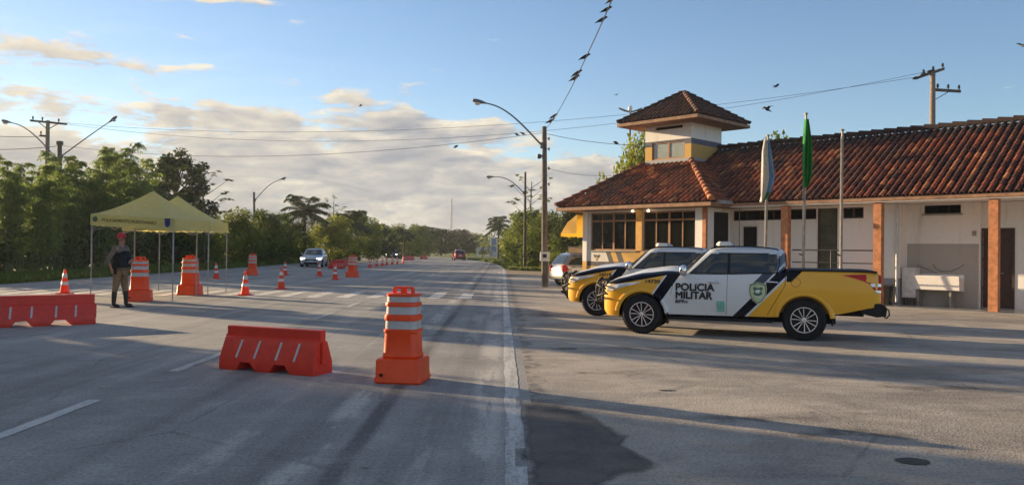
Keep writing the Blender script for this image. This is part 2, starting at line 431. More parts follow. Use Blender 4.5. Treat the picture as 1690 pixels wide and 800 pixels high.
# painted lines
mb = MB()
def strip(mb, xa, xb, y0, y1, z=.004, jit=.012, n=None):
    n = n or max(1, int((y1-y0)/.25)); vs = []; fs = []
    for i in range(n+1):
        Y = y0+(y1-y0)*i/n; c = cen(Y)
        vs += [(c+xa+uni(-jit, jit), Y, z), (c+xb+uni(-jit, jit), Y, z)]
        if i: fs.append((2*i-2, 2*i-1, 2*i+1, 2*i))
    mb.add(vs, fs)
strip(mb, .04, .19, 1, 46, jit=.010); strip(mb, .035, .20, 46, 120, n=40)
for a, b in ((3.6, 4.7), (6.0, 7.75), (9.55, 11.4), (13.0, 14.8), (16.7, 18.5), (20.2, 22.0)): strip(mb, -3.98, -3.85, a, b)
for k in range(9): strip(mb, -3.98, -3.86, 28.5+k*7, 32+k*7, n=4)
tag(mb.build('lane_lines', M['paint'], fix=False), kind='structure')
mb = MB()
k = 0; xs_ = -17.2
while xs_ < -.7:
    if not (-3.4 < xs_ < -2.7): strip(mb, xs_+.22, xs_+.62, 23.9+uni(-.1, .1), 27.4+uni(-.1, .1), .0042, .03)
    xs_ += .92
tag(mb.build('crossing_stripes', M['paint2'], fix=False), kind='structure')
# dark patch of newer tar in the yard, manhole-like oil stain
def blob(cx, cy, rx, ry, n=64, amp=.3, seed=0, rot=0):
    out = []
    for i in range(n):
        a = 2*math.pi*i/n; q = 1+amp*noise.fractal(Vector((math.cos(a)*1.3, math.sin(a)*1.3, seed)), .8, 2, 5)
        p = (rx*q*math.cos(a), ry*q*math.sin(a)); out.append((cx+p[0]*math.cos(rot)-p[1]*math.sin(rot), cy+p[0]*math.sin(rot)+p[1]*math.cos(rot)))
    return out
def soft_patch_mat():
    m, g, b = newmat('tar_patch_soft'); b.inputs['Roughness'].default_value = .9; g.coords(); nt_ = m.node_tree
    at = nt_.nodes.new('ShaderNodeAttribute'); at.attribute_name = 'inner'; t = X(nt_, at.outputs['Fac'])
    n = g.noise(g.vec, 2.2, 7, .7); f = g.noise(g.vec, 55, 3, .7); v = g.noise(g.vec, .9, 5, .6)
    nt_.links.new(g.mix((n*.6+f*.4).step(.35, .65), (.082, .075, .070), (.165, .149, .135)), b.inputs['Base Color']); g.bump(f+n, b, .6, .02)
    tr = nt_.nodes.new('ShaderNodeBsdfTransparent'); mx = nt_.nodes.new('ShaderNodeMixShader')
    a = (t*1.15+n*1.35+f*.3-1.0).step(.0, .62)*(v.step(.22, .48)*.35+.62)
    nt_.links.new(a.s, mx.inputs[0]); nt_.links.new(tr.outputs[0], mx.inputs[1]); nt_.links.new(b.outputs[0], mx.inputs[2]); nt_.links.new(mx.outputs[0], nt_.nodes['Material Output'].inputs[0]); return m
M['patch_soft'] = soft_patch_mat()
def soft_patch(name, pts, z, grow=1.18, shrink=.62, top=1.0):
    c_ = sum(pts, Vector())/len(pts); n = len(pts); vs = []; tv = []
    for k, t_ in ((grow, 0), (1.0, .40*top), (shrink+.15, .8*top), (shrink*.6, top)):
        for p in pts: q_ = c_+(p-c_)*k; vs.append((q_.x, q_.y, z)); tv.append(t_)
    vs.append((c_.x, c_.y, z)); tv.append(top); fs = []
    for r_ in range(3):
        for k in range(n): fs.append((r_*n+k, r_*n+(k+1) % n, (r_+1)*n+(k+1) % n, (r_+1)*n+k))
    for k in range(n): fs.append((3*n+k, 3*n+(k+1) % n, 4*n))
    mb = MB(); mb.add(vs, fs); o = mb.build(name, M['patch_soft'], fix=False); at = o.data.attributes.new('inner', 'FLOAT', 'POINT'); at.data.foreach_set('value', tv); return tag(o, kind='structure')
pp = [GP(*q) for q in ((868, 668), (905, 668), (945, 674), (985, 692), (1010, 712), (1030, 722), (1022, 735), (1060, 752), (1078, 764), (1062, 776), (1020, 782), (985, 800), (960, 830), (900, 850), (880, 850), (872, 740))]
soft_patch('tar_patch', pp, .004, 1.22)
for k_, (cx, cy, rx, ry) in enumerate(((930, 575, .55, .28), (1120, 575, 1.2, .30), (900, 520, .5, 1.1), (1430, 715, .8, .25), (1010, 615, .7, .22), (1250, 690, .9, .25), (1560, 640, 1.0, .3), (760, 560, .2, .8))):
    c = GP(cx, cy); soft_patch('ground_stain', [Vector((c.x+a_, c.y+b_, 0)) for a_, b_ in [((rx*math.cos(t_)*(1+.3*math.sin(3*t_+k_))), (ry*math.sin(t_)*(1+.3*math.cos(2*t_+k_)))) for t_ in [q_*math.pi/9 for q_ in range(18)]]], .0044+.0002*k_, 1.9, .3, .36)
c = GP(1506, 761); tag(sheet('oil_stain', blob(c.x, c.y, .12, .10, 40, .1, 3), .005, M['patch']), kind='structure')
c = GP(1100, 644); sheet('tar_spot', blob(c.x, c.y, .10, .03, 30, .3, 5), .005, M['patch'])

# ------------------------------------------------------------------ wheels and cars
def wheel_mesh(r, wd, rimr, spokes=10, name='alloy'):
    """axis y, outer face at -y"""
    t = MB(); t.lathe([(rimr*.97, -wd/2+.02), (rimr+.015, -wd/2), (r-.03, -wd/2+.005), (r-.006, -wd/2+.03), (r, -wd/2+.06), (r, wd/2-.06), (r-.03, wd/2), (rimr, wd/2)], 44, axis='y', cap=False)
    for k in range(44):   # tread blocks
        a = 2*math.pi*k/44
        ca, sa = math.cos(a), math.sin(a); e = .018
        q = [(r+.004)*1.0, -wd/2+.03]
        for yy in (-wd/2+.02, .01):
            pts = []
            for rr in (r-.01, r+.006):
                for da in (-.045, .045):
                    for y_ in (yy, yy+wd/2-.04):
                        pts.append((rr*math.cos(a+da), y_, rr*math.sin(a+da)))
            t.add(pts, [(0, 1, 3, 2), (4, 6, 7, 5), (0, 4, 5, 1), (2, 3, 7, 6), (0, 2, 6, 4), (1, 5, 7, 3)])
    rm = MB(); y0 = -wd/2+.012
    rm.lathe([(rimr, y0-.006), (rimr-.014, y0-.006), (rimr-.022, y0+.03), (rimr-.022, wd/2-.05), (rimr, wd/2-.05)], 40, axis='y', cap=False)
    for k in range(spokes):
        a0 = 2*math.pi*k/spokes + (.05 if k % 2 else -.05)*1.0
        c, s = math.cos(a0), math.sin(a0)
        def P(rr, h, y_): return (rr*c-h*s, y_, rr*s+h*c)
        w1, w2 = rimr*.026, rimr*.036
        rm.add([P(rimr*.14, -w1, y0+.002), P(rimr*.14, w1, y0+.002), P(rimr*.92, w2, y0-.004), P(rimr*.92, -w2, y0-.004),
                P(rimr*.14, -w1, y0+.03), P(rimr*.14, w1, y0+.03), P(rimr*.92, w2, y0+.03), P(rimr*.92, -w2, y0+.03)],
               [(0, 1, 2, 3), (4, 7, 6, 5), (0, 4, 5, 1), (1, 5, 6, 2), (2, 6, 7, 3), (3, 7, 4, 0)])
    rm.lathe([(0.001, y0-.012), (rimr*.17, y0-.010), (rimr*.2, y0+.004), (rimr*.2, y0+.03)], 20, axis='y')
    disc = MB(); disc.lathe([(.001, y0+.045), (rimr-.02, y0+.045), (rimr-.02, y0+.07), (.001, y0+.07)], 32, axis='y')
    return t, rm, disc
def add_wheel(root, x, yside, r, wd, rimr, spokes, half, cache={}):
    key = (r, wd, rimr, spokes)
    wh = empty('wheel', (x, yside*(half-wd/2+.0), r), 0 if yside < 0 else math.pi); wh.parent = root
    if key not in cache:
        t, rm, d = wheel_mesh(r, wd, rimr, spokes)
        cache[key] = (t.build('tyre', M['rubber'], wh, smooth=35), rm.build('rim', M['alloy'], wh, smooth=35), d.build('brake_disc', M['black'], wh, smooth=35))
    else:
        for o in cache[key]: c = o.copy(); COL.objects.link(c); c.parent = wh
    return wh
def interp(tab, x):
    if x <= tab[0][0]: return tab[0][1]
    for (a, va), (b, vb) in zip(tab, tab[1:]):
        if x <= b:
            t = (x-a)/(b-a); t = t*t*(3-2*t)*.35+t*.65
            return va+(vb-va)*t
    return tab[-1][1]
def car_body(root, half, plan, ztop, zbot, arches, archr, archz, material, crown, sec, xs, cutw=.34):
    """lower body lofted along x; wheel arches cut with booleans"""
    mb = MB(); rings = []
    for x in xs:
        W = half*interp(plan, x); zt = interp(ztop, x); zb = interp(zbot, x); cr = interp(crown, x) if isinstance(crown, list) else crown
        side = []
        lev = [0, .08, .22, .4, .58, .75, .88, .95, 1.0]
        for k, l in enumerate(lev):
            z = zb+(zt-.045-zb)*l; side.append((W*interp(sec, z), z))
        Wt = side[-1][0]
        topp = [(Wt-.012, zt-.018), (Wt-.04, zt-.003), (Wt-.10, zt+cr*.12), (Wt*.6, zt+cr*.7), (0, zt+cr)]
        h = [(0, zb)] + [(W*.85, zb)] + side + topp
        ring = [(x, -a, z) for a, z in h] + [(x, a, z) for a, z in reversed(h[1:-1])]
        rings.append(ring)
    mb.rings(rings)
    o = mb.build('body', material, root)
    cut = MB()
    for ax in arches:
        for s in (-1, 1):
            cut.lathe([(archr, (half+.1)*s), (archr, (half-cutw)*s)], 36, c=(ax, 0, archz), axis='y')
    co = cut.build('cutter', material)
    md = o.modifiers.new('b', 'BOOLEAN'); md.operation = 'DIFFERENCE'; md.solver = 'EXACT'; md.object = co
    apply_mods(o, 32); bpy.data.objects.remove(co)
    return o
def greenhouse_ring(z, xf, xr, w, n=40, pf=3.2):
    out = []
    for k in range(n):
        a = 2*math.pi*k/n; c, s = math.cos(a), math.sin(a)
        ex = 2/10.0
        px = math.copysign(abs(c)**ex, c); py = math.copysign(abs(s)**ex, s)
        bulge = .06*(1-py*py)*(1 if c < 0 else .3)
        out.append(((xf+xr)/2 + (xr-xf)/2*px + (-bulge if c < 0 else bulge)*abs(px), w*py, z))
    return out
def cab(root, tab, material, name='cab', dy=0):
    mb = MB(); mb.rings([greenhouse_ring(z, xf, xr, w) for z, xf, xr, w in tab])
    return mb.build(name, material, root, smooth=40)
def tab_at(tab, z):
    for a, b in zip(tab, tab[1:]):
        if z <= b[0]:
            t = (z-a[0])/(b[0]-a[0]); return [a[i]+(b[i]-a[i])*t for i in range(4)]
    return list(tab[-1])
def side_glass(root, tab, z0, z1, left, right, s, material, off=.006, name='side_window', n=8, m_=6):
    """left(z),right(z) give the x limits; lies on the cab flank"""
    mb = MB(); vs = []; fs = []
    for i in range(n+1):
        z = z0+(z1-z0)*i/n; wv = tab_at(tab, z)[3]; a, b = left(z), right(z)
        for j in range(m_+1):
            x = a+(b-a)*j/m_
            t = tab_at(tab, z); u = (2*x-(t[1]+t[2]))/(t[2]-t[1]); u = max(-.999, min(.999, u))
            yy = wv*(1-abs(u)**10)**(1/10)
            vs.append((x, s*(yy+off), z))
    nn = m_+1
    for i in range(n):
        for j in range(m_): fs.append((i*nn+j, i*nn+j+1, (i+1)*nn+j+1, (i+1)*nn+j))
    mb.add(vs, fs); return mb.build(name, material, root, smooth=60)
def end_glass(root, tab, z0, z1, front, material, frac=.86, off=.012, name='windshield', wmax=None):
    mb = MB(); vs = []; fs = []; n, m_ = 6, 10
    for i in range(n+1):
        z = z0+(z1-z0)*i/n; t = tab_at(tab, z)
        for j in range(m_+1):
            py = (-1+2*j/m_)*frac
            px = (1-abs(py)**10)**(1/10)
            bulge = .06*(1-py*py)*(1 if front else .3)
            xx = (t[1]+t[2])/2 + (t[2]-t[1])/2*px*(-1 if front else 1) + (-bulge-off if front else bulge+off)
            vs.append((xx, t[3]*py, z+.004))
    nn = m_+1
    for i in range(n):
        for j in range(m_): fs.append((i*nn+j, i*nn+j+1, (i+1)*nn+j+1, (i+1)*nn+j))
    mb.add(vs, fs); return mb.build(name, material, root, smooth=60)

# ------------------------------------------------------------------ police pickup
def livery():
    m, g, b = newmat('police_livery'); b.inputs['Roughness'].default_value = .38; b.inputs['Coat Weight'].default_value = .45; b.inputs['Coat Roughness'].default_value = .06
    x, y, z = g.coords(); ay = y.abs()
    Yw, Wh, Bk, Gr = (.88, .43, .012), (.68, .70, .72), (.006, .008, .018), (.070, .085, .12)
    col = g.col(Wh)
    q = x-z*.95; q2 = x-z*.70
    col = g.mix(q.band(1.02, 1.20)*z.gt(.93), col, Gr)
    col = g.mix(q.band(1.24, 1.44), col, Bk)
    col = g.mix(q.gt(1.49), col, Yw)
    col = g.mix(q.band(1.44, 1.62)*z.gt(1.0)*x.gt(2.49), col, Bk); 
    col = g.mix(q2.lt(-.075), col, Bk); col = g.mix(q2.lt(-.30), col, Wh); col = g.mix(q2.lt(-.335), col, Yw)
    top = x.lt(.80)*((z-x*.17-.985).gt(0.0)); edge = x.band(-.52, .66)*((z-x*.20-.985).gt(0.0))
    col = g.mix(edge, col, Bk); col = g.mix(top*ay.lt(.775), col, Bk); col = g.mix(top*ay.lt(.665), col, Wh)
    col = g.mix(z.lt(.375)*x.band(.5, 2.45), col, (.03, .03, .03))
    dust = g.noise(g.vec, 4, 5, .6).step(.35, .75)*((.75-z)*1.4).clamp()*.30
    col = g.mix(dust, col, (.26, .21, .16))
    # shut lines of the doors, fuel flap and bed
    def line(e, wd=.004): return (e.abs()).lt(wd)
    r1 = line(x-1.50-(z-.8)*.02)*z.band(.40, 1.2)
    r2 = line(x-.52+(z-.75).max(0.0)*-.25)*z.band(.72, 1.15)
    r3 = line(x-2.47+((z*-1.0+.95).max(0.0))*.55, .006)*z.band(.42, 1.3)
    col = g.mix((r1+r2+r3).clamp()*.8*ay.gt(.7), col, (.01, .01, .01))
    fx = (x-2.64)*(x-2.64)+(z-.995)*(z-.995)
    col = g.mix(fx.band(.0054, .0064)*y.lt(0.0), col, (.12, .06, .01))
    m.node_tree.links.new(col, b.inputs['Base Color'])
    lum = m.node_tree.nodes.new('ShaderNodeRGBToBW'); m.node_tree.links.new(col, lum.inputs[0]); k_ = X(m.node_tree, lum.outputs[0]).step(.05, .3)
    m.node_tree.links.new((k_*.40+.12).s, b.inputs['Specular IOR Level']); m.node_tree.links.new((k_*.40+.04).s, b.inputs['Coat Weight'])
    return m
M['livery'] = livery()
def cabmat():
    m, g, b = newmat('cab_paint'); b.inputs['Roughness'].default_value = .35; b.inputs['Coat Weight'].default_value = .45; b.inputs['Coat Roughness'].default_value = .06
    x, y, z = g.coords(); q = x-z*.95
    col = g.mix((x-z*.95+.30).lt(.02), (.62, .64, .66), (.010, .013, .026))
    col = g.mix(q.band(1.02, 1.20)*z.lt(1.5), col, (.085, .10, .135)); col = g.mix(q.gt(1.24)*z.lt(1.26), col, (.010, .013, .026))
    m.node_tree.links.new(col, b.inputs['Base Color']); return m
M['cabmat'] = cabmat()
def make_pickup():
    root = empty('pickup_truck')
    half = .84
    plan = [(-.74, .72), (-.68, .82), (-.58, .90), (-.40, .96), (-.15, .99), (.4, 1.0), (3.4, 1.0), (3.8, .98), (3.92, .95), (3.97, .90)]
    ztop = [(-.74, .80), (-.70, .86), (-.62, .93), (-.45, .985), (0, 1.075), (.45, 1.125), (.85, 1.105), (1.5, 1.12), (2.3, 1.155), (2.46, 1.16), (2.50, 1.205), (3.7, 1.205), (3.90, 1.195), (3.97, 1.16)]
    zbot = [(-.74, .40), (-.66, .31), (-.4, .30), (.4, .37), (2.3, .385), (2.6, .42), (3.2, .45), (3.97, .62)]
    sec = [(.3, .94), (.42, .965), (.6, .99), (.8, 1.0), (.98, .992), (1.1, .965), (1.2, .955)]
    crown = [(-.74, .0), (-.5, .05), (0, .10), (.6, .11), (.9, .05), (2.4, .0), (2.5, .0), (3.97, .0)]
    xs = [-.74, -.72, -.70, -.67, -.63, -.58, -.52, -.45, -.38, -.3, -.2, -.1, 0, .1, .2, .3, .42, .55, .7, .85, 1.0, 1.2, 1.4, 1.6, 1.8, 2.0, 2.2, 2.35, 2.44, 2.465, 2.495, 2.51, 2.6, 2.75, 2.9, 3.05, 3.2, 3.35, 3.5, 3.65, 3.78, 3.86, 3.92, 3.95, 3.97]
    car_body(root, half, plan, ztop, zbot, (0, 2.78), .425, .345, M['livery'], crown, sec, xs)
    # inner arches (dark), underbody
    ib = MB()
    for ax in (0, 2.78):
        for s in (-1, 1): ib.rings([[(ax+.42*math.cos(R(-4+188*k/20)), s*y_, .345+.42*math.sin(R(-4+188*k/20))) for k in range(21)] for y_ in (.46, .80)], cap=False, closed=False)
    ib.box(-.5, 3.3, -.52, .52, .28, .45); ib.box(3.3, 3.75, -.45, .45, .42, .52)
    for (p, q_) in (((-.3, .0, .3), (.3, 0, .3)),): pass
    ib.tube([(0, -.6, .345), (0, .6, .345)], .04, 8); ib.tube([(2.78, -.6, .345), (2.78, .6, .345)], .06, 8)
    ib.build('underbody', M['black'], root)
    tab = [(1.02, .56, 2.47, .80), (1.12, .70, 2.475, .790), (1.30, .90, 2.475, .735), (1.47, 1.08, 2.465, .675), (1.53, 1.17, 2.44, .64), (1.57, 1.28, 2.38, .59), (1.60, 1.45, 2.24, .48), (1.612, 1.6, 2.0, .30)]
    cab(root, tab, M['cabmat'])
    for s in (-1, 1):
        side_glass(root, tab, 1.122, 1.472, lambda z: .84+(z-1.12)*1.05, lambda z: 1.50, s, M['glass_c'])
        side_glass(root, tab, 1.130, 1.472, lambda z: 1.545, lambda z: 2.335-(abs((z-1.32)/.2)**3)*.05 + (z-1.3)*.10, s, M['glass_c'])
        # black surround
        fr = side_glass(root, tab, 1.106, 1.490, lambda z: .79+(z-1.12)*1.05, lambda z: 2.375-(abs((z-1.30)/.2)**3)*.05+(z-1.3)*.10, s, M['black'], off=.003, name='window_surround')
    end_glass(root, tab, 1.13, 1.49, True, M['glass_c'])
    end_glass(root, tab, 1.25, 1.48, False, M['glass_c'], .74, name='rear_window')
    # belt moulding
    for s in (-1, 1):
        q = MB(); q.tube([(.83, s*.797, 1.112), (1.5, s*.799, 1.122), (2.33, s*.796, 1.145)], .010, 6); q.build('belt_trim', M['black'], root)
    # light bar, roof rails
    lb = empty('light_bar', (1.42, 0, 1.615)); lb.parent = root
    q = MB(); q.rings([[(x_, y_, z_) for x_, z_ in ((-.13*k, -.0), (.13*k, 0), (.15*k, .03), (.10*k, .075), (-.10*k, .075), (-.15*k, .03))] for y_, k in ((-.52, .55), (-.47, .95), (-.2, 1), (.2, 1), (.47, .95), (.52, .55))])
    q.build('lens', M['lens'], lb, smooth=40)
    q = MB(); q.box(-.12, .12, -.46, .46, -.03, .002); q.build('mount', M['black'], lb)
    for s in (-1, 1):
        q = MB(); q.tube(bezier([(1.20, s*.60, 1.555), (1.25, s*.585, 1.60), (1.8, s*.565, 1.628), (2.25, s*.575, 1.60), (2.36, s*.60, 1.545)], 14), .014, 6); q.build('roof_rail', M['black'], root, smooth=50)
    # wheels, flares
    for ax in (0, 2.78):
        for s in (-1, 1):
            add_wheel(root, ax, s, .356, .235, .222, 12, .848)
            q = MB(); rr = []; n = 26
            for k in range(n+1):
                a = R(-18)+R(216)*k/n
                ring = []
                for (dr, dy) in ((.0, -.01), (.0, .018), (.02, .030), (.055, .026), (.085, .006), (.085, -.02)):
                    ring.append((ax+(.418+dr)*math.cos(a), s*(.815+dy), .345+(.418+dr)*math.sin(a)))
                rr.append(ring)
            rr = [r_ for r_ in rr if r_[0][2] > .36]
            q.rings(rr); q.build('fender_flare', M['livery'], root, smooth=40)
    # headlights with chrome inner, bumper, bull bar
    for s in (-1, 1):
        q = MB(); pts = []
        outl = [(-.685, .745), (-.64, .85), (-.52, .885), (-.28, .915), (.0, .945), (-.18, .885), (-.36, .835), (-.55, .77)]
        n = len(outl)
        def surf(x_, z_, o_): return (x_, s*(half*interp(plan, x_)*interp(sec, z_)+o_), z_)
        cx_, cz_ = -.42, .86
        vs = [surf(cx_, cz_, .030)]+[surf(*p, .016) for p in outl]+[surf(*p, -.03) for p in outl]
        q.add(vs, [(0, i+1, (i+1) % n+1) for i in range(n)]+[(i+1, i+1+n, (i+1) % n+1+n, (i+1) % n+1) for i in range(n)])
        q.build('headlight', M['lamp_glass'], root, smooth=30)
        q = MB()
        for (x0, z0) in ((-.68, .60),): q.lathe([(.001, -.02), (.05, -.015), (.05, .02)], 16, c=(x0-.02, s*.60, z0), axis='x')
        q.build('fog_lamp', M['lamp_glass'], root)
    q = MB(); q.box(-.765, -.70, -.50, .50, .58, .86); 
    for zz in (.64, .72, .80): q.box(-.785, -.76, -.46, .46, zz-.012, zz+.012)
    q.build('grille', M['chrome'], root, bevel=.005)
    q = MB(); q.box(-.78, -.70, -.58, .58, .36, .52); q.build('lower_grille', M['black'], root, bevel=.01)
    gd = empty('bull_bar', (0, 0, 0)); gd.parent = root
    q = MB()
    for s in (-1, 1):
        q.tube(bezier([(-.70, s*.40, .36), (-.98, s*.42, .40), (-.98, s*.44, .98), (-.80, s*.46, .99)], 14), .026, 8)
        q.tube(bezier([(-.86, s*.44, .86), (-.90, s*.66, .92), (-.86, s*.80, .86), (-.66, s*.86, .80)], 12), .020, 8)
        q.tube(bezier([(-.86, s*.44, .62), (-.90, s*.66, .66), (-.84, s*.80, .66), (-.64, s*.865, .72)], 12), .020, 8)
        q.tube(bezier([(-.60, s*.865, .95), (-.72, s*.85, .99), (-.78, s*.78, .78), (-.62, s*.868, .70)], 12), .014, 8)
        q.tube([(-.93, s*.43, .5), (-.70, s*.36, .5)], .022, 8)
    q.tube([(-.90, -.44, .93), (-.90, .44, .93)], .024, 8); q.tube([(-.94, -.43, .52), (-.94, .43, .52)], .024, 8)
    q.tube([(-.95, -.15, .52), (-.91, -.15, .93)], .016, 8); q.tube([(-.95, .15, .52), (-.91, .15, .93)], .016, 8)
    q.build('bar_tubes', M['black'], gd, smooth=50)
    # mirrors, handles
    for s in (-1, 1):
        q = MB(); rr = []
        for k, (dy, sz) in enumerate(((.0, .45), (.02, .8), (.07, 1.0), (.14, 1.0), (.19, .85), (.205, .5))):
            rr.append([(.76+.065*sz*math.cos(a)*(.9 if math.cos(a) > 0 else 1.2), s*(.83+dy), 1.165+.105*sz*(abs(math.sin(a))**.7)*(1 if math.sin(a) > 0 else -1)) for a in [2*math.pi*i/16 for i in range(16)]])
        q.rings(rr); mr = q.build('side_mirror', M['chrome'], root, smooth=50)
        q = MB(); q.box(.75, .80, s*.78 if s > 0 else -.86, .86 if s > 0 else -.78, 1.10, 1.14); a_ = q.build('mirror_arm', M['black'], mr)
        for xh, zh in ((1.28, .965), (2.25, .985)):
            q = MB(); q.tube(bezier([(xh-.10, s*.838, zh), (xh-.06, s*.875, zh+.012), (xh+.06, s*.875, zh+.012), (xh+.10, s*.838, zh)], 10), [.012]+[.016]*9+[.012], 8); q.build('door_handle', M['chrome'], root, smooth=60)
        q = MB()   # step bar
        q.rings([[(x_, s*(.80+a_), z_) for a_, z_ in ((-.12, .335), (.03, .335), (.045, .315), (.04, .285), (-.12, .275))] for x_ in (.50, .56, 2.20, 2.27)])
        q.build('running_board', M['black'], root, bevel=.006)
        q = MB(); q.box(.45, .475, s*.68 if s > 0 else -.82, .82 if s > 0 else -.68, .20, .42); q.build('mud_flap', M['black'], root)
        q = MB(); q.box(3.22, 3.245, s*.62 if s > 0 else -.82, .82 if s > 0 else -.62, .27, .50); q.build('mud_flap', M['black'], root)
    # tail lights: red wedge round the corner
    for s in (-1, 1):
        tl = empty('taillight', (0, 0, 0)); tl.parent = root
        def wedge(pts, mm, nm, o_=.010):
            q = MB(); n = len(pts)
            f_ = [(x_, s*(half*interp(plan, x_)*interp(sec, z_)+o_), z_) for x_, z_ in pts]; b_ = [(x_, s*.72, z_) for x_, z_ in pts]
            q.add(f_+b_, [tuple(range(n)), tuple(range(2*n-1, n-1, -1))]+[(i, i+n, (i+1) % n+n, (i+1) % n) for i in range(n)])
            return q.build(nm, mm, tl, smooth=30)
        wedge([(3.38, 1.135), (3.70, 1.15), (3.90, 1.15), (3.985, 1.14), (3.985, 1.00), (3.80, 1.00), (3.70, 1.045), (3.56, 1.09)], M['lamp_red'], 'red_lens')
        wedge([(3.81, .998), (3.985, .998), (3.985, .95), (3.84, .95)], M['lamp_glass'], 'clear_lens')
        wedge([(3.84, .948), (3.985, .948), (3.985, .89), (3.88, .89)], M['lamp_red'], 'red_lens')
        wedge([(3.88, .888), (3.985, .888), (3.985, .845), (3.92, .845)], M['lamp_glass'], 'clear_lens')
    # rear bumper and tow hitch, tailgate handle, plate
    q = MB(); q.rings([[(x_, y_, z_) for x_, z_ in ((3.66, .50), (3.92, .44), (4.06, .46), (4.08, .60), (3.98, .67), (3.78, .67))] for y_ in (-.80, -.74, .74, .80)]); q.build('rear_bumper', M['black'], root, bevel=.008)
    q = MB(); q.box(3.9, 4.12, -.04, .04, .42, .48); q.tube([(4.12, 0, .45), (4.12, 0, .55)], .018, 8); q.lathe([(.001, -.03), (.028, -.015), (.028, .015), (.001, .03)], 12, c=(4.12, 0, .57))
    q.build('tow_hitch', M['dark_steel'], root, smooth=40)
    q = MB(); q.tube([(4.05, -.62, .58), (4.12, -.62, .56), (4.13, -.62, .48), (4.09, -.61, .42), (4.05, -.60, .44)], .014, 6); q.build('tow_hook', M['dark_steel'], root, smooth=40)
    q = MB(); q.box(3.975, 3.99, -.14, .14, .98, 1.04); q.build('tailgate_handle', M['black'], root, bevel=.004)
    # soft bed cover with raised black edge
    q = MB(); rr = []
    for x_ in (2.53, 2.58, 3.0, 3.4, 3.8, 3.88, 3.92):
        d_ = .0 if x_ < 3.85 else -.012*(x_-3.8)/.1
        rr.append([(x_, y_, z_+d_) for y_, z_ in ((-.812, 1.190), (-.812, 1.210), (-.79, 1.219), (-.3, 1.223), (.3, 1.223), (.79, 1.219), (.812, 1.210), (.812, 1.190))])
    q.rings(rr); q.build('bed_cover', M['black'], root, smooth=30)
    # writing on the doors
    yy = -.8475
    def T(txt, size, x_, z_, name='lettering', mm=None, bold=.0, sx=1.0, rot=0, side=-1, y_=None):
        mt = Matrix.Translation((x_, y_ or yy, z_)) @ FRONT_Y
        return text_mesh(name, txt, size, mm or M['ink'], root, mt, .002, bold, sx=sx)
    T('POL\u00edCIA', .178, .595, .81, bold=.0075, sx=1.04); T('MILITAR', .178, .595, .665, bold=.0075, sx=.99); T('BPRv', .078, .60, .585, bold=.003, sx=1.35)
    # shield: outline, field, head of a bird
    sh = [(0, .19), (.07, .165), (.135, .155), (.150, .06), (.135, -.05), (.08, -.14), (0, -.20), (-.08, -.14), (-.135, -.05), (-.150, .06), (-.135, .155), (-.07, .165)]
    em = MB(); em.prism([(2.02+a, .80+b) for a, b in sh], yy-.001, yy+.004); e = em.build('emblem', M['pale_green'], root)
    em = MB(); n = len(sh)
    vs = [(2.02+a*.93, yy-.003, .80+b*.93) for a, b in sh]+[(2.02+a*.84, yy-.003, .80+b*.84) for a, b in sh]
    em.add(vs, [(i, (i+1) % n, (i+1) % n+n, i+n) for i in range(n)])
    em.build('emblem_border', M['green_ink2'], e)
    em = MB(); em.add([(2.02+a, yy-.004, .80+b) for a, b in ((-.085, .085), (-.045, .105), (-.03, .085), (.03, .085), (.05, .105), (.088, .085), (.06, .03), (.075, -.02), (.03, -.05), (-.03, -.05), (-.075, -.02), (-.06, .03))], [tuple(range(12))])
    em.build('emblem_figure', M['green_ink2'], e)
    em = MB(); em.add([(2.02+a, yy-.0055, .80+b) for a, b in ((-.05, .02), (-.02, .055), (.03, .055), (.055, .025), (.03, .02), (.02, -.01), (-.03, .0))], [tuple(range(7))])
    em.build('emblem_highlight', M['white'], e); em = MB(); em.prism([(2.02-.055, .735), (2.02+.055, .735), (2.02+.03, .715), (2.02-.03, .715)], yy-.0065, yy-.004)
    em.build('emblem_highlight', M['white'], e)
    # small green state mark
    em = MB()
    for k in range(3): em.box(1.33, 1.46, yy-.001, yy+.001, .60-k*.052, .63-k*.052)
    em.box(1.33, 1.352, yy-.002, yy, .495, .63); em.box(1.385, 1.405, yy-.002, yy, .495, .63); em.box(1.438, 1.46, yy-.002, yy, .495, .63); em.box(1.325, 1.465, yy-.001, yy+.001, .455, .478)
    em.build('state_mark', M['green_ink'], root)
    return root
def lensmat():
    m, g, b = newmat('light_bar_lens'); b.inputs['Roughness'].default_value = .2; x, y, z = g.coords(); b.inputs['Coat Weight'].default_value = .6
    m.node_tree.links.new(g.mix(y.abs().band(.30, .42), (.74, .72, .69), (.45, .22, .16)), b.inputs['Base Color']); return m
M['lens'] = lensmat(); M['green_ink2'] = mat('dark_green_ink', (.07, .15, .10), .5)
a = GP(1059, 550); b = GP(1327, 562); ang = math.atan2(b.y-a.y, b.x-a.x)
vv = Vector((-math.sin(ang), math.cos(ang), 0))
pk = make_pickup(); pk.location = a + vv*.80; pk.rotation_euler = (0, 0, ang)
tag(pk, 'yellow and white police pickup in front, numbered 14720, its whole side in view', 'pickup truck', 'police pickups parked before the post')
a2 = GP(985, 521)
pk2 = copy_tree(pk); pk2.location = a2 + vv*.80
pk2['label'] = 'yellow and white police pickup behind the front one, numbered 14719, mostly hidden'
def number(root, txt):
    mt = Matrix.Translation((.045, -.846, .928)) @ FRONT_Y
    text_mesh('number', txt, .088, M['ink'], root, mt, .003, .002, sx=1.3)
number(pk, '14720'); number(pk2, '14719')

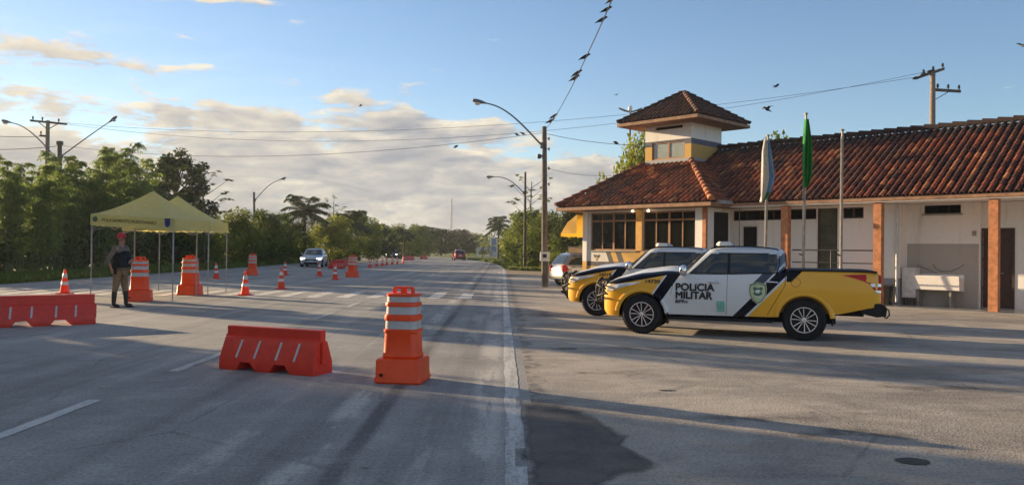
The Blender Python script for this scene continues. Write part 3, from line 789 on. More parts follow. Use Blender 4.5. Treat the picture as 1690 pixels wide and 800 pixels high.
# ------------------------------------------------------------------ ordinary cars
def make_car(label, paint, kind='sedan', lit=False, group=None):
    nm = {'sedan': 'sedan_car', 'hatch': 'hatchback_car', 'suv': 'suv_car'}[kind]
    root = empty(nm); tag(root, label, 'car', group)
    L_ = {'sedan': 4.3, 'hatch': 3.75, 'suv': 4.3}[kind]; H = {'sedan': 1.43, 'hatch': 1.42, 'suv': 1.62}[kind]; wb = {'sedan': 2.55, 'hatch': 2.37, 'suv': 2.6}[kind]
    half = {'sedan': .84, 'hatch': .80, 'suv': .88}[kind]; fo = -.78; re = L_+fo; belt = H*.62
    plan = [(fo, .70), (fo+.06, .84), (fo+.2, .94), (0, .99), (wb, .99), (re-.2, .93), (re-.05, .86), (re, .78)]
    if kind == 'sedan':
        ztop = [(fo, .55), (fo+.08, .66), (fo+.3, .76), (.5, .90), (1.0, .92), (2.4, .94), (re-.7, .97), (re-.1, .96), (re, .88)]
        xfb, xrb = .42, re-.62; xft, xrt = 1.22, re-1.35
    else:
        ztop = [(fo, .55), (fo+.08, .68), (fo+.3, .80), (.35, belt), (re-.2, belt+.02), (re-.06, belt-.02), (re, belt-.2)]
        xfb, xrb = .28, re-.04; xft, xrt = 1.0, re-.42
    zbot = [(fo, .30), (fo+.1, .22), (.3, .20), (wb-.3, .20), (re-.1, .26), (re, .34)]
    sec = [(.2, .92), (.4, .98), (.6, 1.0), (.8, .985), (.95, .95), (1.1, .93)]
    xs = [fo+(re-fo)*i/34 for i in range(35)]
    rw = .30 if kind != 'suv' else .34
    car_body(root, half, plan, ztop, zbot, (0, wb), rw+.055, rw, paint, .05, sec, xs, .3)
    q = MB()
    for ax in (0, wb):
        for s in (-1, 1): q.rings([[(ax+(rw+.05)*math.cos(R(-4+188*k/16)), s*y_, rw+(rw+.05)*math.sin(R(-4+188*k/16))) for k in range(17)] for y_ in (.5, half-.05)], cap=False, closed=False)
    q.box(fo+.25, re-.2, -.5, .5, .17, .4); q.build('underbody', M['black'], root)
    zb = .88 if kind == 'sedan' else belt-.05
    tab = [(zb, xfb, xrb, half*.93), (zb+.12, xfb+.18, xrb-.05, half*.89), (H-.16, xft-.12, xrt+.10, half*.77), (H-.07, xft+.03, xrt-.03, half*.70), (H-.02, xft+.25, xrt-.2, half*.56), (H, xft+.5, xrt-.5, half*.3)]
    cab(root, tab, paint, 'roof')
    z0, z1 = zb+.07, H-.13
    def fl(z): t = tab_at(tab, z); return t[1]+.17
    def rl(z): t = tab_at(tab, z); return t[2]-.16
    mid = (tab[2][1]+tab[2][2])/2
    for s in (-1, 1):
        side_glass(root, tab, z0, z1, fl, lambda z: mid-.03, s, M['glass_c']); side_glass(root, tab, z0, z1, lambda z: mid+.03, rl, s, M['glass_c'])
        add_wheel(root, 0, s, rw, .19, rw*.66, 10, half); add_wheel(root, wb, s, rw, .19, rw*.66, 10, half)
        q = MB(); q.rings([[(xfb+.28+.05*k_*math.cos(a_), s*(half*.93+dy), zb+.13+.06*k_*math.sin(a_)) for a_ in [i*math.pi/5 for i in range(10)]] for dy, k_ in ((0, .5), (.05, 1), (.13, 1), (.16, .6))]); q.build('side_mirror', paint, root, smooth=50)
        for xh in (mid-.22, mid+.78):
            q = MB(); q.tube([(xh-.07, s*(half+.005), .80), (xh, s*(half+.022), .803), (xh+.07, s*(half+.005), .80)], .012, 6); q.build('door_handle', M['black'], root)
        q = MB(); pl_ = [(fo+.03, .56), (fo+.12, .70), (fo+.40, .745), (fo+.30, .64), (fo+.12, .57)]
        def sf(x_, z_, o_): return (x_, s*(half*interp(plan, x_)*interp(sec, z_)+o_), z_)
        n = len(pl_); q.add([sf(*p, .012) for p in pl_]+[(p[0]-.02, s*half*.50, p[1]) for p in pl_], [tuple(range(n)), tuple(range(2*n-1, n-1, -1))]+[(i, i+n, (i+1) % n+n, (i+1) % n) for i in range(n)])
        q.build('headlight', M['lamp_on'] if lit else M['lamp_glass'], root, smooth=30)
        q = MB(); hh = (.62, .92) if kind == 'sedan' else (.62, belt+.02)
        pl_ = [(re-.26, hh[0]+.06), (re-.12, hh[1]), (re+.008, hh[1]-.04), (re+.012, hh[0]), (re-.08, hh[0])]
        n = len(pl_); q.add([sf(*p, .012) for p in pl_]+[(p[0]+.008, s*half*.62, p[1]) for p in pl_], [tuple(range(n)), tuple(range(2*n-1, n-1, -1))]+[(i, i+n, (i+1) % n+n, (i+1) % n) for i in range(n)])
        q.build('taillight', M['lamp_red'], root, smooth=30)
    end_glass(root, tab, z0, H-.10, True, M['glass_c']); end_glass(root, tab, z0+.02, H-.12, False, M['glass_c'], .82, name='rear_window')
    q = MB(); q.box(fo-.02, fo+.05, -.42, .42, .50, .60); q.box(fo-.01, fo+.1, -.5, .5, .28, .40); q.build('grille', M['black'], root, bevel=.01)
    q = MB(); q.box(fo-.03, fo, -.20, .20, .42, .50); q.build('number_plate', M['white'], root)
    q = MB(); q.box(re-.005, re+.02, -.20, .20, .62, .71) ; q.build('number_plate', M['white'], root)
    q = MB(); q.box(re-.06, re+.03, -half*.74, half*.74, .30, .40); q.build('bumper_strip', M['black'], root, bevel=.01)
    return root
def place(o, loc, heading):   # heading: direction the front points to (degrees from +X)
    o.location = loc; o.rotation_euler = (0, 0, R(heading+180)); return o
c1 = make_car('silver sedan with lit headlights driving towards us beyond the cones', M['silver_b'], 'sedan', True)
place(c1, GP(510, 441) + Vector((0, .9, 0)), -93+3)
c1.rotation_euler.z = R(90-9)
c2 = make_car('dark suv with lit headlights coming down the road behind the row of small cones', M['navy_p'], 'suv', True); c2.location = GP(645, 427)+Vector((0, .8, 0)); c2.rotation_euler.z = R(90-6)
c3 = make_car('dark red hatchback driving away from us on the right side of the road', M['red_p'], 'hatch'); c3.location = GP(753, 429.5)+Vector((0, 3.0, 0)); c3.rotation_euler.z = R(-90+12)
c4 = make_car('white sedan very small in the distance, right of the red hatchback', M['white_p'], 'sedan', True); c4.location = GP(769, 418.5); c4.rotation_euler.z = R(90+12)
c5 = make_car('silver hatchback parked at the corner of the post with its tail to the road', M['silver'], 'hatch')
hb = GP(931, 472); hd = R(22)
c5.rotation_euler.z = hd+math.pi; c5.location = hb + Vector((math.cos(hd), math.sin(hd), 0))*(2.75) + Vector((-math.sin(hd), math.cos(hd), 0))*.35
c1.rotation_euler.z = R(95); c2.rotation_euler.z = R(94); c3.rotation_euler.z = R(-80); c4.rotation_euler.z = R(95)

# ------------------------------------------------------------------ the police post (local x along the front, y away, z up)
TH = R(46.685)
BU = Vector((math.cos(TH), -math.sin(TH), 0)); BV = Vector((math.sin(TH), math.cos(TH), 0)); BP = Vector((6.693, 25.45, 0))
def bs(px, py, t):
    """pixel -> (s, z) on the wall plane at depth t"""
    d = ray(px, py); P0 = BP+BV*t; n = BV; k = (P0-CP).dot(n)/d.dot(n); Q = CP+d*k; return (Q-BP).dot(BU), Q.z
def bside(px, py, s):
    d = ray(px, py); P0 = BP+BU*s; k = (P0-CP).dot(BU)/d.dot(BU); Q = CP+d*k; return (Q-BP).dot(BV), Q.z
post = empty('police_post', BP, -TH, 'white and ochre police post with tiled roofs, brick columns and a lookout tower', 'building')
HE = 3.13
def rotz(px, t): return bs(px, 380, t)[0]
tS0, tS1, tT0, tT1 = -4.98, -2.86, 3.18, 5.30; TZ = 4.88
AT, BT, CT = 2.0, 2.5, 2.62
# materials with painted bands
zn1 = bside(1140, 228, tS1)[1]; 
nz1 = bs(1139, 227.5, tT0)[1]; nz2 = bs(1139, 236.5, tT0)[1]; nz3 = bs(1139, 259.5, tT0)[1]
M['tower_wall'] = wall_mat('tower_wall', [(-20, 20, nz3, nz2, (.60, .36, .10)), (-20, 20, nz2, nz1, (.115, .125, .16)), (-20, 20, 0, nz3, (.36, .36, .37))])
wzt = bs(1000, 413, .6)[1]; wz1 = bs(975, 431, .6)[1]; wz2 = bs(975, 438.5, .6)[1]; sx1 = rotz(1000, .6)
def front_wall():
    m, g, b = newmat('front_room_wall'); b.inputs['Roughness'].default_value = .85
    x, y, z = g.coords(); n2 = g.noise(g.vec, 9, 4, .6)
    sA = bs(999, 414, .6)[0]; sB = bs(1005, 431, .6)[0]; sl_ = (sB-sA)/(wzt-wz1)
    e = x-(z*-1.0+wzt)*sl_-sA
    ww = bs(1008, 414, .6)[0]-sA
    col = g.col((.66, .62, .56))
    col = g.mix(e.gt(0.0), col, (.62, .36, .09)); col = g.mix(e.band(0.0, ww*.85), col, (.09, .085, .09)); col = g.mix(e.band(ww*1.75, ww*2.75), col, (.09, .085, .09))
    col = g.mix(z.band(wz2, wz1), col, (.07, .07, .08)); col = g.mix(z.lt(wz2), col, (.60, .36, .10))
    col = g.mix((z.gt(wzt+.02)), col, (.66, .62, .56))
    col = g.mix(n2.step(.4, .8)*.25, col, (.30, .22, .15)); m.node_tree.links.new(col, b.inputs['Base Color']); return m
M['front_wall'] = front_wall()
gA = bs(1475, 459, AT)[1]; gB0 = bs(1497, 402, BT); gB1 = bs(1617, 402, BT); 
M['wallA'] = wall_mat('long_wall', [(rotz(1458, AT), 50, -1, gA, (.30, .30, .32))])
M['wallB'] = wall_mat('tank_wall', [(gB0[0], gB1[0]-.02, -1, gB0[1], (.41, .385, .35))])
M['wallC'] = wall_mat('end_wall', [])
M['white_wall'] = wall_mat('white_wall', [], (.81, .785, .74))
def wall_with_holes(name, material, s0, s1, z0, z1, t, th, holes, axis='x', parent=post):
    """grid of boxes round rectangular holes (a,b,c,d)"""
    xs_ = sorted({s0, s1, *[h[0] for h in holes], *[h[1] for h in holes]}); zs = sorted({z0, z1, *[h[2] for h in holes], *[h[3] for h in holes]})
    vs = {}; bm = bmesh.new()
    def V(x_, y_, z_):
        k = (round(x_, 4), round(y_, 4), round(z_, 4))
        if k not in vs: vs[k] = bm.verts.new((x_, y_, z_) if axis == 'x' else (y_, x_, z_))
        return vs[k]
    def solid(i, j):
        if i < 0 or j < 0 or i >= len(xs_)-1 or j >= len(zs)-1: return False
        cx, cz = (xs_[i]+xs_[i+1])/2, (zs[j]+zs[j+1])/2
        return not any(h[0] < cx < h[1] and h[2] < cz < h[3] for h in holes)
    for i in range(len(xs_)-1):
        for j in range(len(zs)-1):
            if not solid(i, j): continue
            a, b_, c_, d_ = xs_[i], xs_[i+1], zs[j], zs[j+1]
            bm.faces.new([V(a, t, c_), V(b_, t, c_), V(b_, t, d_), V(a, t, d_)]); bm.faces.new([V(a, t+th, d_), V(b_, t+th, d_), V(b_, t+th, c_), V(a, t+th, c_)])
            if not solid(i-1, j): bm.faces.new([V(a, t, d_), V(a, t+th, d_), V(a, t+th, c_), V(a, t, c_)])
            if not solid(i+1, j): bm.faces.new([V(b_, t, c_), V(b_, t+th, c_), V(b_, t+th, d_), V(b_, t, d_)])
            if not solid(i, j-1): bm.faces.new([V(a, t, c_), V(a, t+th, c_), V(b_, t+th, c_), V(b_, t, c_)])
            if not solid(i, j+1): bm.faces.new([V(b_, t, d_), V(b_, t+th, d_), V(a, t+th, d_), V(a, t, d_)])
    bmesh.ops.recalc_face_normals(bm, faces=bm.faces)
    me = bpy.data.meshes.new(name); bm.to_mesh(me); bm.free(); me.materials.append(material)
    o = bpy.data.objects.new(name, me); COL.objects.link(o); o.parent = parent; return o
def window(a, b_, c_, d_, t, cols, transom=None, fmat=None, gmat=None, fw_=.05, axis='x', parent=post, name='window'):
    fmat = fmat or M['bronze']; gmat = gmat or M['glass']
    def bx(q, x0, x1, y0, y1, z0, z1):
        q.box(x0, x1, y0, y1, z0, z1) if axis == 'x' else q.box(y0, y1, x0, x1, z0, z1)
    q = MB()
    bx(q, a, b_, t, t+.06, c_, c_+fw_); bx(q, a, b_, t, t+.06, d_-fw_, d_); bx(q, a, a+fw_, t+.002, t+.058, c_+fw_, d_-fw_); bx(q, b_-fw_, b_, t+.002, t+.058, c_+fw_, d_-fw_)
    for k in range(1, cols):
        xx = a+(b_-a)*k/cols
        hw = fw_*(.42 if k*2 != cols else .8); bx(q, xx-hw, xx+hw, t+.004, t+.056, c_+fw_, d_-fw_)
    if transom: bx(q, a+fw_, b_-fw_, t-.004, t+.05, transom-.03, transom+.03)
    f = q.build(name, fmat, parent)
    q = MB(); bx(q, a+.01, b_-.01, t+.03, t+.04, c_+.01, d_-.01); q.build('pane', gmat, f)
    return f
# front room
L0 = rotz(963, .6); P1a, P1b = rotz(975, .6), rotz(1050, .6); P2a, P2b = rotz(1061, .6), rotz(1148, .6); R0 = rotz(1167, .6)
zt = bs(1000, 352, .6)[1]+.06; zt2 = zt
wb_ = bs(1000, 413, .6)[1]
wall_with_holes('wall', M['front_wall'], L0+.2, R0-.08, .0, 2.98, .6, .15, [(P1a, P1b, wb_, min(zt, 2.9)), (P2a, P2b, wb_, min(zt, 2.9))])
tr = bs(1010, 364.5, .6)[1]
window(P1a, P1b, wb_, min(zt, 2.9), .64, 4, tr); window(P2a, P2b, wb_, min(zt, 2.9), .64, 4, tr)
q = MB(); q.box(L0, L0+.21, .55, .9, wz1, 2.975); q.build('corner_pillar', M['white_wall'], post, bevel=.004)
q = MB(); q.box(L0, L0+.21, .556, .9, 0, wz1-.002); q.build('corner_plinth', M['ochre'], post)
q = MB(); q.box(P1b+.012, P2a-.012, .555, .66, wb_-.0, 2.975); q.build('ochre_pillar', M['ochre'], post, bevel=.004)
q = MB(); q.box(P2b+.01, R0-.15, .55, .66, 0, 2.975); q.build('white_pillar', M['white_wall'], post, bevel=.004)
q = MB(); q.box(R0-.14, R0+.0, .52, .64, 0, 2.975); q.build('corner_post', M['terracotta'], post, bevel=.004)
q = MB(); q.box(P1a-.03, P1b+.03, .56, .64, wb_-.05, wb_-.002); q.build('window_sill', M['concrete'], post); q = MB(); q.box(P2a-.03, P2b+.03, .56, .64, wb_-.05, wb_-.002); q.build('window_sill', M['concrete'], post)
for px in (1044, 1070):   # two small spot lamps under the eave
    s_ = bs(px, 346, .35)[0]; q = MB(); q.lathe([(.001, -.03), (.05, -.02), (.045, .03), (.001, .05)], 12, c=(s_, .35, 2.91)); q.build('spot_lamp', M['lamp_on2'] if 'lamp_on2' in M else M.setdefault('lamp_on2', mat('lit_spot', (.9, .8, .6), .3, emit=((1, .8, .5), 3.0))), post, smooth=40)
# emblem painted on the white corner of the wall
es, ez = bs(985, 425, .6)
q = MB(); q.add([(es+a, .594, ez+b) for a, b in ((-.16, .10), (-.10, .12), (-.04, .08), (0, .11), (.04, .08), (.10, .12), (.16, .10), (.12, .02), (.05, -.02), (.04, -.10), (-.04, -.10), (-.05, -.02), (-.12, .02))], [tuple(range(13))]); q.build('wall_emblem', M['ink'], post, fix=False)
q = MB(); q.add([(es+a, .591, ez+b) for a, b in ((-.05, -.0), (0, .05), (.05, 0), (.035, -.07), (-.035, -.07))], [tuple(range(5))]); q.build('wall_emblem', M['ochre'], post, fix=False)
# side, back
wall_with_holes('wall', M['white_wall'], .75, 8.0, 0, 2.98, L0+.0, .15, [(2.2, 3.4, 1.0, 2.6)], axis='y')
window(2.2, 3.4, 1.0, 2.6, L0+.04, 2, axis='y')
dA = bside(1178, 380, R0); dB = bside(1203, 380, R0); dz = bside(1190, 341.5, R0)[1]
wall_with_holes('wall', M['white_wall'], .641, AT+.0, 0, 2.98, R0-.12, .12, [(dA[0], dB[0], .05, min(dz, 2.85))], axis='y')
q = MB(); q.box(R0-.08, R0-.03, dA[0], dB[0], .05, min(dz, 2.85)); q.build('side_door', M['black'], post)
# long wall A
a0, a1 = R0-.12, rotz(1485, AT)
bz0, bz1 = bs(1300, 362.5, AT)[1], bs(1300, 345.5, AT)[1]
b_a, b_b = rotz(1210, AT), rotz(1347, AT); g_a, g_b = rotz(1349, AT), rotz(1382, AT); h_a, h_b = rotz(1391, AT), rotz(1425, AT)
w_a, w_b = rotz(1223, AT), rotz(1251, AT); wz = bs(1240, 371, AT)[1]
dtop = bs(1365, 344, AT)[1]
bz0a = bs(1410, 361, AT)[1]; bz1a = bs(1410, 342, AT)[1]
wall_with_holes('wall', M['wallA'], a0, a1, 0, 2.98, AT, .15, [(b_a, b_b, bz0, bz1), (g_a, g_b, .03, bz1), (h_a, h_b, bz0, bz1), (w_a, w_b, .9, wz)])
window(b_a, b_b, bz0, bz1, AT+.04, 6, fmat=M['door_brown'], fw_=.035); window(h_a, h_b, bz0, bz1, AT+.04, 2, fmat=M['door_brown'], fw_=.04)
window(w_a, w_b, .9, wz, AT+.04, 1, fmat=M['white_metal'], fw_=.06)
M['glass_g'] = mat('green_grey_glass', (.10, .105, .075), .12, var=.3, scale=2, coat=.5)
q = MB()
for k in range(6): z_ = .05+(bz1-.05)*k/5; q.box(g_a+.06, g_b-.06, AT+.035, AT+.085, z_-.018, z_+.018)
q.box(g_a, g_a+.06, AT+.03, AT+.09, .03, bz1); q.box(g_b-.06, g_b, AT+.03, AT+.09, .03, bz1)
f = q.build('glass_door', M['door_brown'], post); q = MB(); q.box(g_a+.05, g_b-.05, AT+.055, AT+.065, .04, bz1-.01); q.build('pane', M['glass_g'], f)
# jog face, wall B, wall C
wall_with_holes('wall', M['wallA'], AT+.15, BT, 0, 2.98, a1-.12, .12, [], axis='y')
b1 = rotz(1618, BT); v0 = bs(1525, 353, BT); v1 = bs(1586, 331, BT)
wall_with_holes('wall', M['wallB'], a1-.12, b1, 0, 2.98, BT, .15, [(v0[0], v1[0], v0[1], min(v1[1], 2.93))])
window(v0[0], v1[0], v0[1], min(v1[1], 2.93), BT+.05, 3, fmat=M['black'], fw_=.03)
d0_, d1_ = rotz(1622, CT), rotz(1671, CT); dz_ = bs(1640, 380, CT)[1]
wall_with_holes('wall', M['wallC'], b1, 18, 0, 2.98, CT, .15, [(d0_, d1_, .03, dz_)])
q = MB(); q.box(d0_, (d0_+d1_)/2-.004, CT+.05, CT+.09, .03, dz_); q.box((d0_+d1_)/2+.004, d1_, CT+.05, CT+.09, .03, dz_); q.build('door', M['door_brown'], post)
wall_with_holes('wall', M['white_wall'], L0+.16, 18, 0, 2.98, 8.0, .15, [])
s_, z_ = bs(1608, 385, BT); q = MB(); q.box(s_-.05, s_+.05, BT-.03, BT, z_-.07, z_+.07); q.build('wall_switch', M['concrete'], post, bevel=.006)
# veranda floor, step edge
q = MB(); q.box(R0, 18, .95, CT, .0, .025); M['floor'] = mat('polished_floor', (.24, .24, .245), .25, var=.2, scale=2); q.build('veranda_floor', M['floor'], post)
q = MB(); q.box(-7.2, R0-.001, -.15, .6, .0, .02); q.build('walkway', M['concrete'], post)
q = MB(); q.tube([(a1-.06, AT-.05, .1), (a1-.06, AT-.05, 2.95)], .035, 8); q.build('downpipe', M['white_metal'], post, smooth=50)
q = MB(); q.tube([(R0-.5+.9, AT-.03, .1), (R0-.5+.9, AT-.03, 2.95)], .015, 6); q.build('cable_duct', M['concrete'], post)
q = MB(); q.box(d0_-.06, d0_, CT-.02, CT+.04, .03, dz_+.06); q.build('door_frame', M['door_brown'], post); q = MB(); q.box(d1_, d1_+.06, CT-.02, CT+.04, .03, dz_+.06); q.build('door_frame', M['door_brown'], post); q = MB(); q.box(d0_, d1_, CT-.02, CT+.04, dz_, dz_+.06); q.build('door_frame', M['door_brown'], post)
q = MB(); q.tube([((d0_+d1_)/2+.06, CT+.045, 1.0), ((d0_+d1_)/2+.06, CT+.0, 1.0), ((d0_+d1_)/2+.16, CT+.0, 1.0)], .012, 6); q.build('door_handle', M['chrome'], post)
q = MB(); q.box(v0[0]-.05, v1[0]+.05, BT-.04, BT-.001, v0[1]-.05, v0[1]-.002); q.build('vent_sill', M['concrete'], post)
q = MB(); q.box(b_a-.04, g_a-.03, AT-.03, AT-.001, bz0-.05, bz0-.003); q.build('band_sill', M['white_wall'], post); q = MB(); q.box(h_a-.03, h_b+.04, AT-.03, AT-.001, bz0-.05, bz0-.003); q.build('band_sill', M['white_wall'], post)
# brick columns
for px in (1300, 1453.6, 1645.4):
    s_ = rotz(px, 1.28)-.06; q = MB(); q.box(s_-.11, s_+.11, 1.17, 1.39, 0, 2.975); 
    for k in range(42): zz = .03+k*.07; q.box(s_-.113, s_+.113, 1.167, 1.393, zz, zz+.058)
    q.build('column', M['terracotta'], post)
s_ = rotz(1645.4, 1.28)-.06+2.75; q = MB(); q.box(s_-.11, s_+.11, 1.17, 1.39, 0, 2.975); q.build('column', M['terracotta'], post)
# railing between columns
ra, rb = rotz(1307, 1.28)+.02, rotz(1446, 1.28)-.0
q = MB(); z1_, z2_ = bs(1400, 413, 1.28)[1], bs(1400, 434, 1.28)[1]
q.tube([(ra, 1.28, z1_), (rb, 1.28, z1_)], .022, 8); q.tube([(ra, 1.28, z2_), (rb, 1.28, z2_)], .018, 8); sm_ = rotz(1372, 1.28); q.tube([(sm_, 1.28, 0), (sm_, 1.28, z1_)], .022, 8)
q.build('railing', M['dark_steel'], post, smooth=50)
# tower
c_ = bs(1076, 263, tT0); d_ = bs(1130.5, 234.5, tT0); e_ = bs(1078, 221, tT0); f_ = bs(1131, 209.5, tT0)
wall_with_holes('tower_wall', M['tower_wall'], tS0, tS1, TZ-.3, 6.56, tT0, .12, [(c_[0], d_[0], c_[1]-.04, (c_[1]+.62)), (e_[0]+.12, f_[0]-.12, 6.20, 6.32)])
M['glass_t'] = mat('tower_glass', (.30, .33, .30), .08, var=.15, scale=1.5, coat=.8)
window(c_[0], d_[0], c_[1]-.04, c_[1]+.62, tT0+.03, 2, gmat=M['glass_t'], fw_=.045)
window(e_[0]+.12, f_[0]-.12, 6.20, 6.32, tT0+.04, 1, fw_=.02)
wall_with_holes('tower_wall', M['tower_wall'], tT0+.12, tT1, TZ-.4, 6.56, tS1-.12, .12, [], axis='y')
wall_with_holes('tower_wall', M['tower_wall'], tT0+.12, tT1, TZ-.4, 6.56, tS0, .12, [], axis='y')
wall_with_holes('tower_wall', M['tower_wall'], tS0+.12, tS1-.12, TZ-.4, 6.56, tT1-.12, .12, [])
q = MB(); q.box(tS0-.04, tS1+.04, tT0-.05, tT0-.001, TZ-.04, TZ+.05); q.build('flashing', M['concrete'], post, bevel=.004)

# --- barrel tile roofs
def tile_mat(name, moss):
    m, g, b = newmat(name); b.inputs['Roughness'].default_value = .85; x, y, z = g.coords()
    at = m.node_tree.nodes.new('ShaderNodeAttribute'); at.attribute_name = 'tint'; t = X(m.node_tree, at.outputs['Fac'])
    n = g.noise(g.vec, .9, 5, .6); f = g.noise(g.vec, 13, 4, .7)
    col = g.mix(t.step(.0, 1.0), (.075, .022, .015), (.40, .100, .034))
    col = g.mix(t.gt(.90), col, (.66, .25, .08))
    st_ = g.noise(g.mapping(g.vec, (1.6, .35, .35)), 1.0, 6, .65); col = g.mix(((n+f*.6+t*.3).step(.80, 1.15))*.55, col, (.07, .045, .035)); col = g.mix(st_.step(.48, .66)*.65, col, (.050, .034, .028))
    if moss: col = g.mix((z-moss).step(0, .35)*f.step(.25, .55)*.85, col, (.035, .032, .030))
    m.node_tree.links.new(col, b.inputs['Base Color']); g.bump(f, b, .3, .01); return m
M['tile'] = tile_mat('barrel_tiles', 5.05); M['tile_d'] = tile_mat('mossy_tiles', 0); 
def dk_tile():
    m, g, b = newmat('dark_mossy_tiles'); b.inputs['Roughness'].default_value = .9; x, y, z = g.coords()
    at = m.node_tree.nodes.new('ShaderNodeAttribute'); at.attribute_name = 'tint'; t = X(m.node_tree, at.outputs['Fac']); f = g.noise(g.vec, 9, 4, .7)
    col = g.mix(t, (.030, .017, .014), (.11, .040, .024)); col = g.mix(f.step(.45, .62)*.7, col, (.035, .030, .027)); m.node_tree.links.new(col, b.inputs['Base Color']); return m
M['tile_dk'] = dk_tile()
M['under'] = mat('roof_channel_tiles', (.022, .012, .010), .9, var=.3)
class Tiles:
    def __init__(s): s.mb = MB(); s.t = []
    def face(s, O, e, upv, U, vlim, sp=.212, r=.064, step=.36):
        O, e, upv = Vector(O), Vector(e), Vector(upv); Ls = upv.length; un = upv/Ls; nn = e.cross(un)
        if nn.z < 0: nn = -nn
        k = 0; u = sp*.5
        while u < U:
            v0, v1 = vlim(u); v0 *= Ls; v1 *= Ls
            v = v0
            du = uni(-.008, .008)
            while v < v1-.04:
                ve = min(v+step+.05, v1+.04); tv = min(1, max(0, rnd())); 
                b0 = len(s.mb.v); A = 6; ring = []
                for (vv_, rr, h) in ((v, r*1.06, .026), (ve, r*.86, .004)):
                    for j in range(A+1):
                        a = math.pi*j/A
                        ring.append(O+e*(u+du-rr*math.cos(a))+un*vv_+nn*(h+rr*1.15*math.sin(a)))
                # front lip thickness
                for j in range(A+1):
                    a = math.pi*j/A; rr = r*.82
                    ring.append(O+e*(u+du-rr*math.cos(a))+un*(v+.001)+nn*(.020+rr*.88*math.sin(a)))
                n1 = A+1
                fs = [(j, j+1, n1+j+1, n1+j) for j in range(A)]+[(2*n1+j, 2*n1+j+1, j+1, j) for j in range(A)]
                s.mb.add(ring, fs); s.t += [tv]*len(ring); v += step
            u += sp
    def ridge(s, A, B, r=.10, step=.38, tint=None, h=.06):
        A, B = Vector(A), Vector(B); d = B-A; L = d.length; d /= L; side = d.cross(Vector((0, 0, 1))).normalized(); nz = side.cross(d)
        v = 0
        while v < L-.03:
            ve = min(v+step+.05, L); ring = []; K = 8; tv = rnd() if tint is None else tint+uni(-.12, .12)
            for (vv_, rr, hh) in ((v, r*1.12, h+.03), (ve, r*.88, h)):
                for j in range(K+1):
                    a = R(-15)+R(210)*j/K; ring.append(A+d*vv_+side*(rr*math.cos(a))+nz*(hh-.04+rr*math.sin(a)))
            n1 = K+1; s.mb.add(ring, [(j, j+1, n1+j+1, n1+j) for j in range(K)]+[tuple(range(n1))]); s.t += [tv]*len(ring); v += step
    def build(s, name, material, parent):
        o = s.mb.build(name, material, parent, smooth=45, fix=False)
        at = o.data.attributes.new('tint', 'FLOAT', 'POINT'); at.data.foreach_set('value', s.t)
        return o
def slab(mb, pts, dz=-.03):
    n = len(pts); mb.add([Vector(p)+Vector((0, 0, .0)) for p in pts]+[Vector(p)+Vector((0, 0, dz)) for p in pts], [tuple(range(n)), tuple(range(2*n-1, n-1, -1))]+[(i, i+n, (i+1) % n+n, (i+1) % n) for i in range(n)])
S0, S1, T1_ = -6.76, 0.0, 8.6
t = Tiles()
t.face((S0, 0, HE), (1, 0, 0), (0, tT0, TZ-HE), S1-S0, lambda u: (0, min(1, u/(tS0-S0), (S1-S0-u)/(S1-tS1))))
t.face((S1, 0, HE), (0, 1, 0), (tS1-S1, 0, TZ-HE), T1_, lambda u: (0, max(0, min(1, u/tT0, (T1_-u)/(T1_-tT1)))))
t.face((S0, 0, HE), (0, 1, 0), (tS0-S0, 0, TZ-HE), T1_, lambda u: (0, max(0, min(1, u/tT0, (T1_-u)/(T1_-tT1)))))
rf = t.build('roof', M['tile'], post)
t = Tiles(); t.ridge((S1+.02, -.02, HE+.03), (tS1, tT0, TZ+.03), tint=.93); t.build('hip_tiles', M['tile'], rf); t = Tiles(); t.ridge((S0-.02, -.02, HE+.03), (tS0, tT0, TZ+.03), tint=.4); t.build('hip_tiles', M['tile'], rf)  # right hip tinted lighter: its sunlight is put into the tile colour
q = MB(); z_ = -.012
FA, FB, FC, FD = (S0, 0, HE+z_), (S1, 0, HE+z_), (S1, T1_, HE+z_), (S0, T1_, HE+z_); TA, TB, TC, TD = (tS0, tT0, TZ+z_), (tS1, tT0, TZ+z_), (tS1, tT1, TZ+z_), (tS0, tT1, TZ+z_)
for f_ in ((FA, FB, TB, TA), (FB, FC, TC, TB), (FC, FD, TD, TC), (FD, FA, TA, TD)): slab(q, f_)
q.build('roof_bed', M['under'], rf)
# fascia + soffit of the front room
q = MB(); q.box(S0-.01, S1+.01, -.03, .0, HE-.135, HE-.02); q.box(S1-.0, S1+.03, .0, T1_, HE-.135, HE-.02); q.box(S0-.03, S0, 0, T1_, HE-.135, HE-.02); q.build('fascia', M['fascia'], post, bevel=.004)
q = MB(); q.box(S0+.0, S1-.0, .002, .66, HE-.14, HE-.115); q.box(S0, L0, .66, T1_, HE-.14, HE-.115); q.box(R0, S1, .66, AT+.1, HE-.14, HE-.115); q.build('soffit', M['soffit'], post)
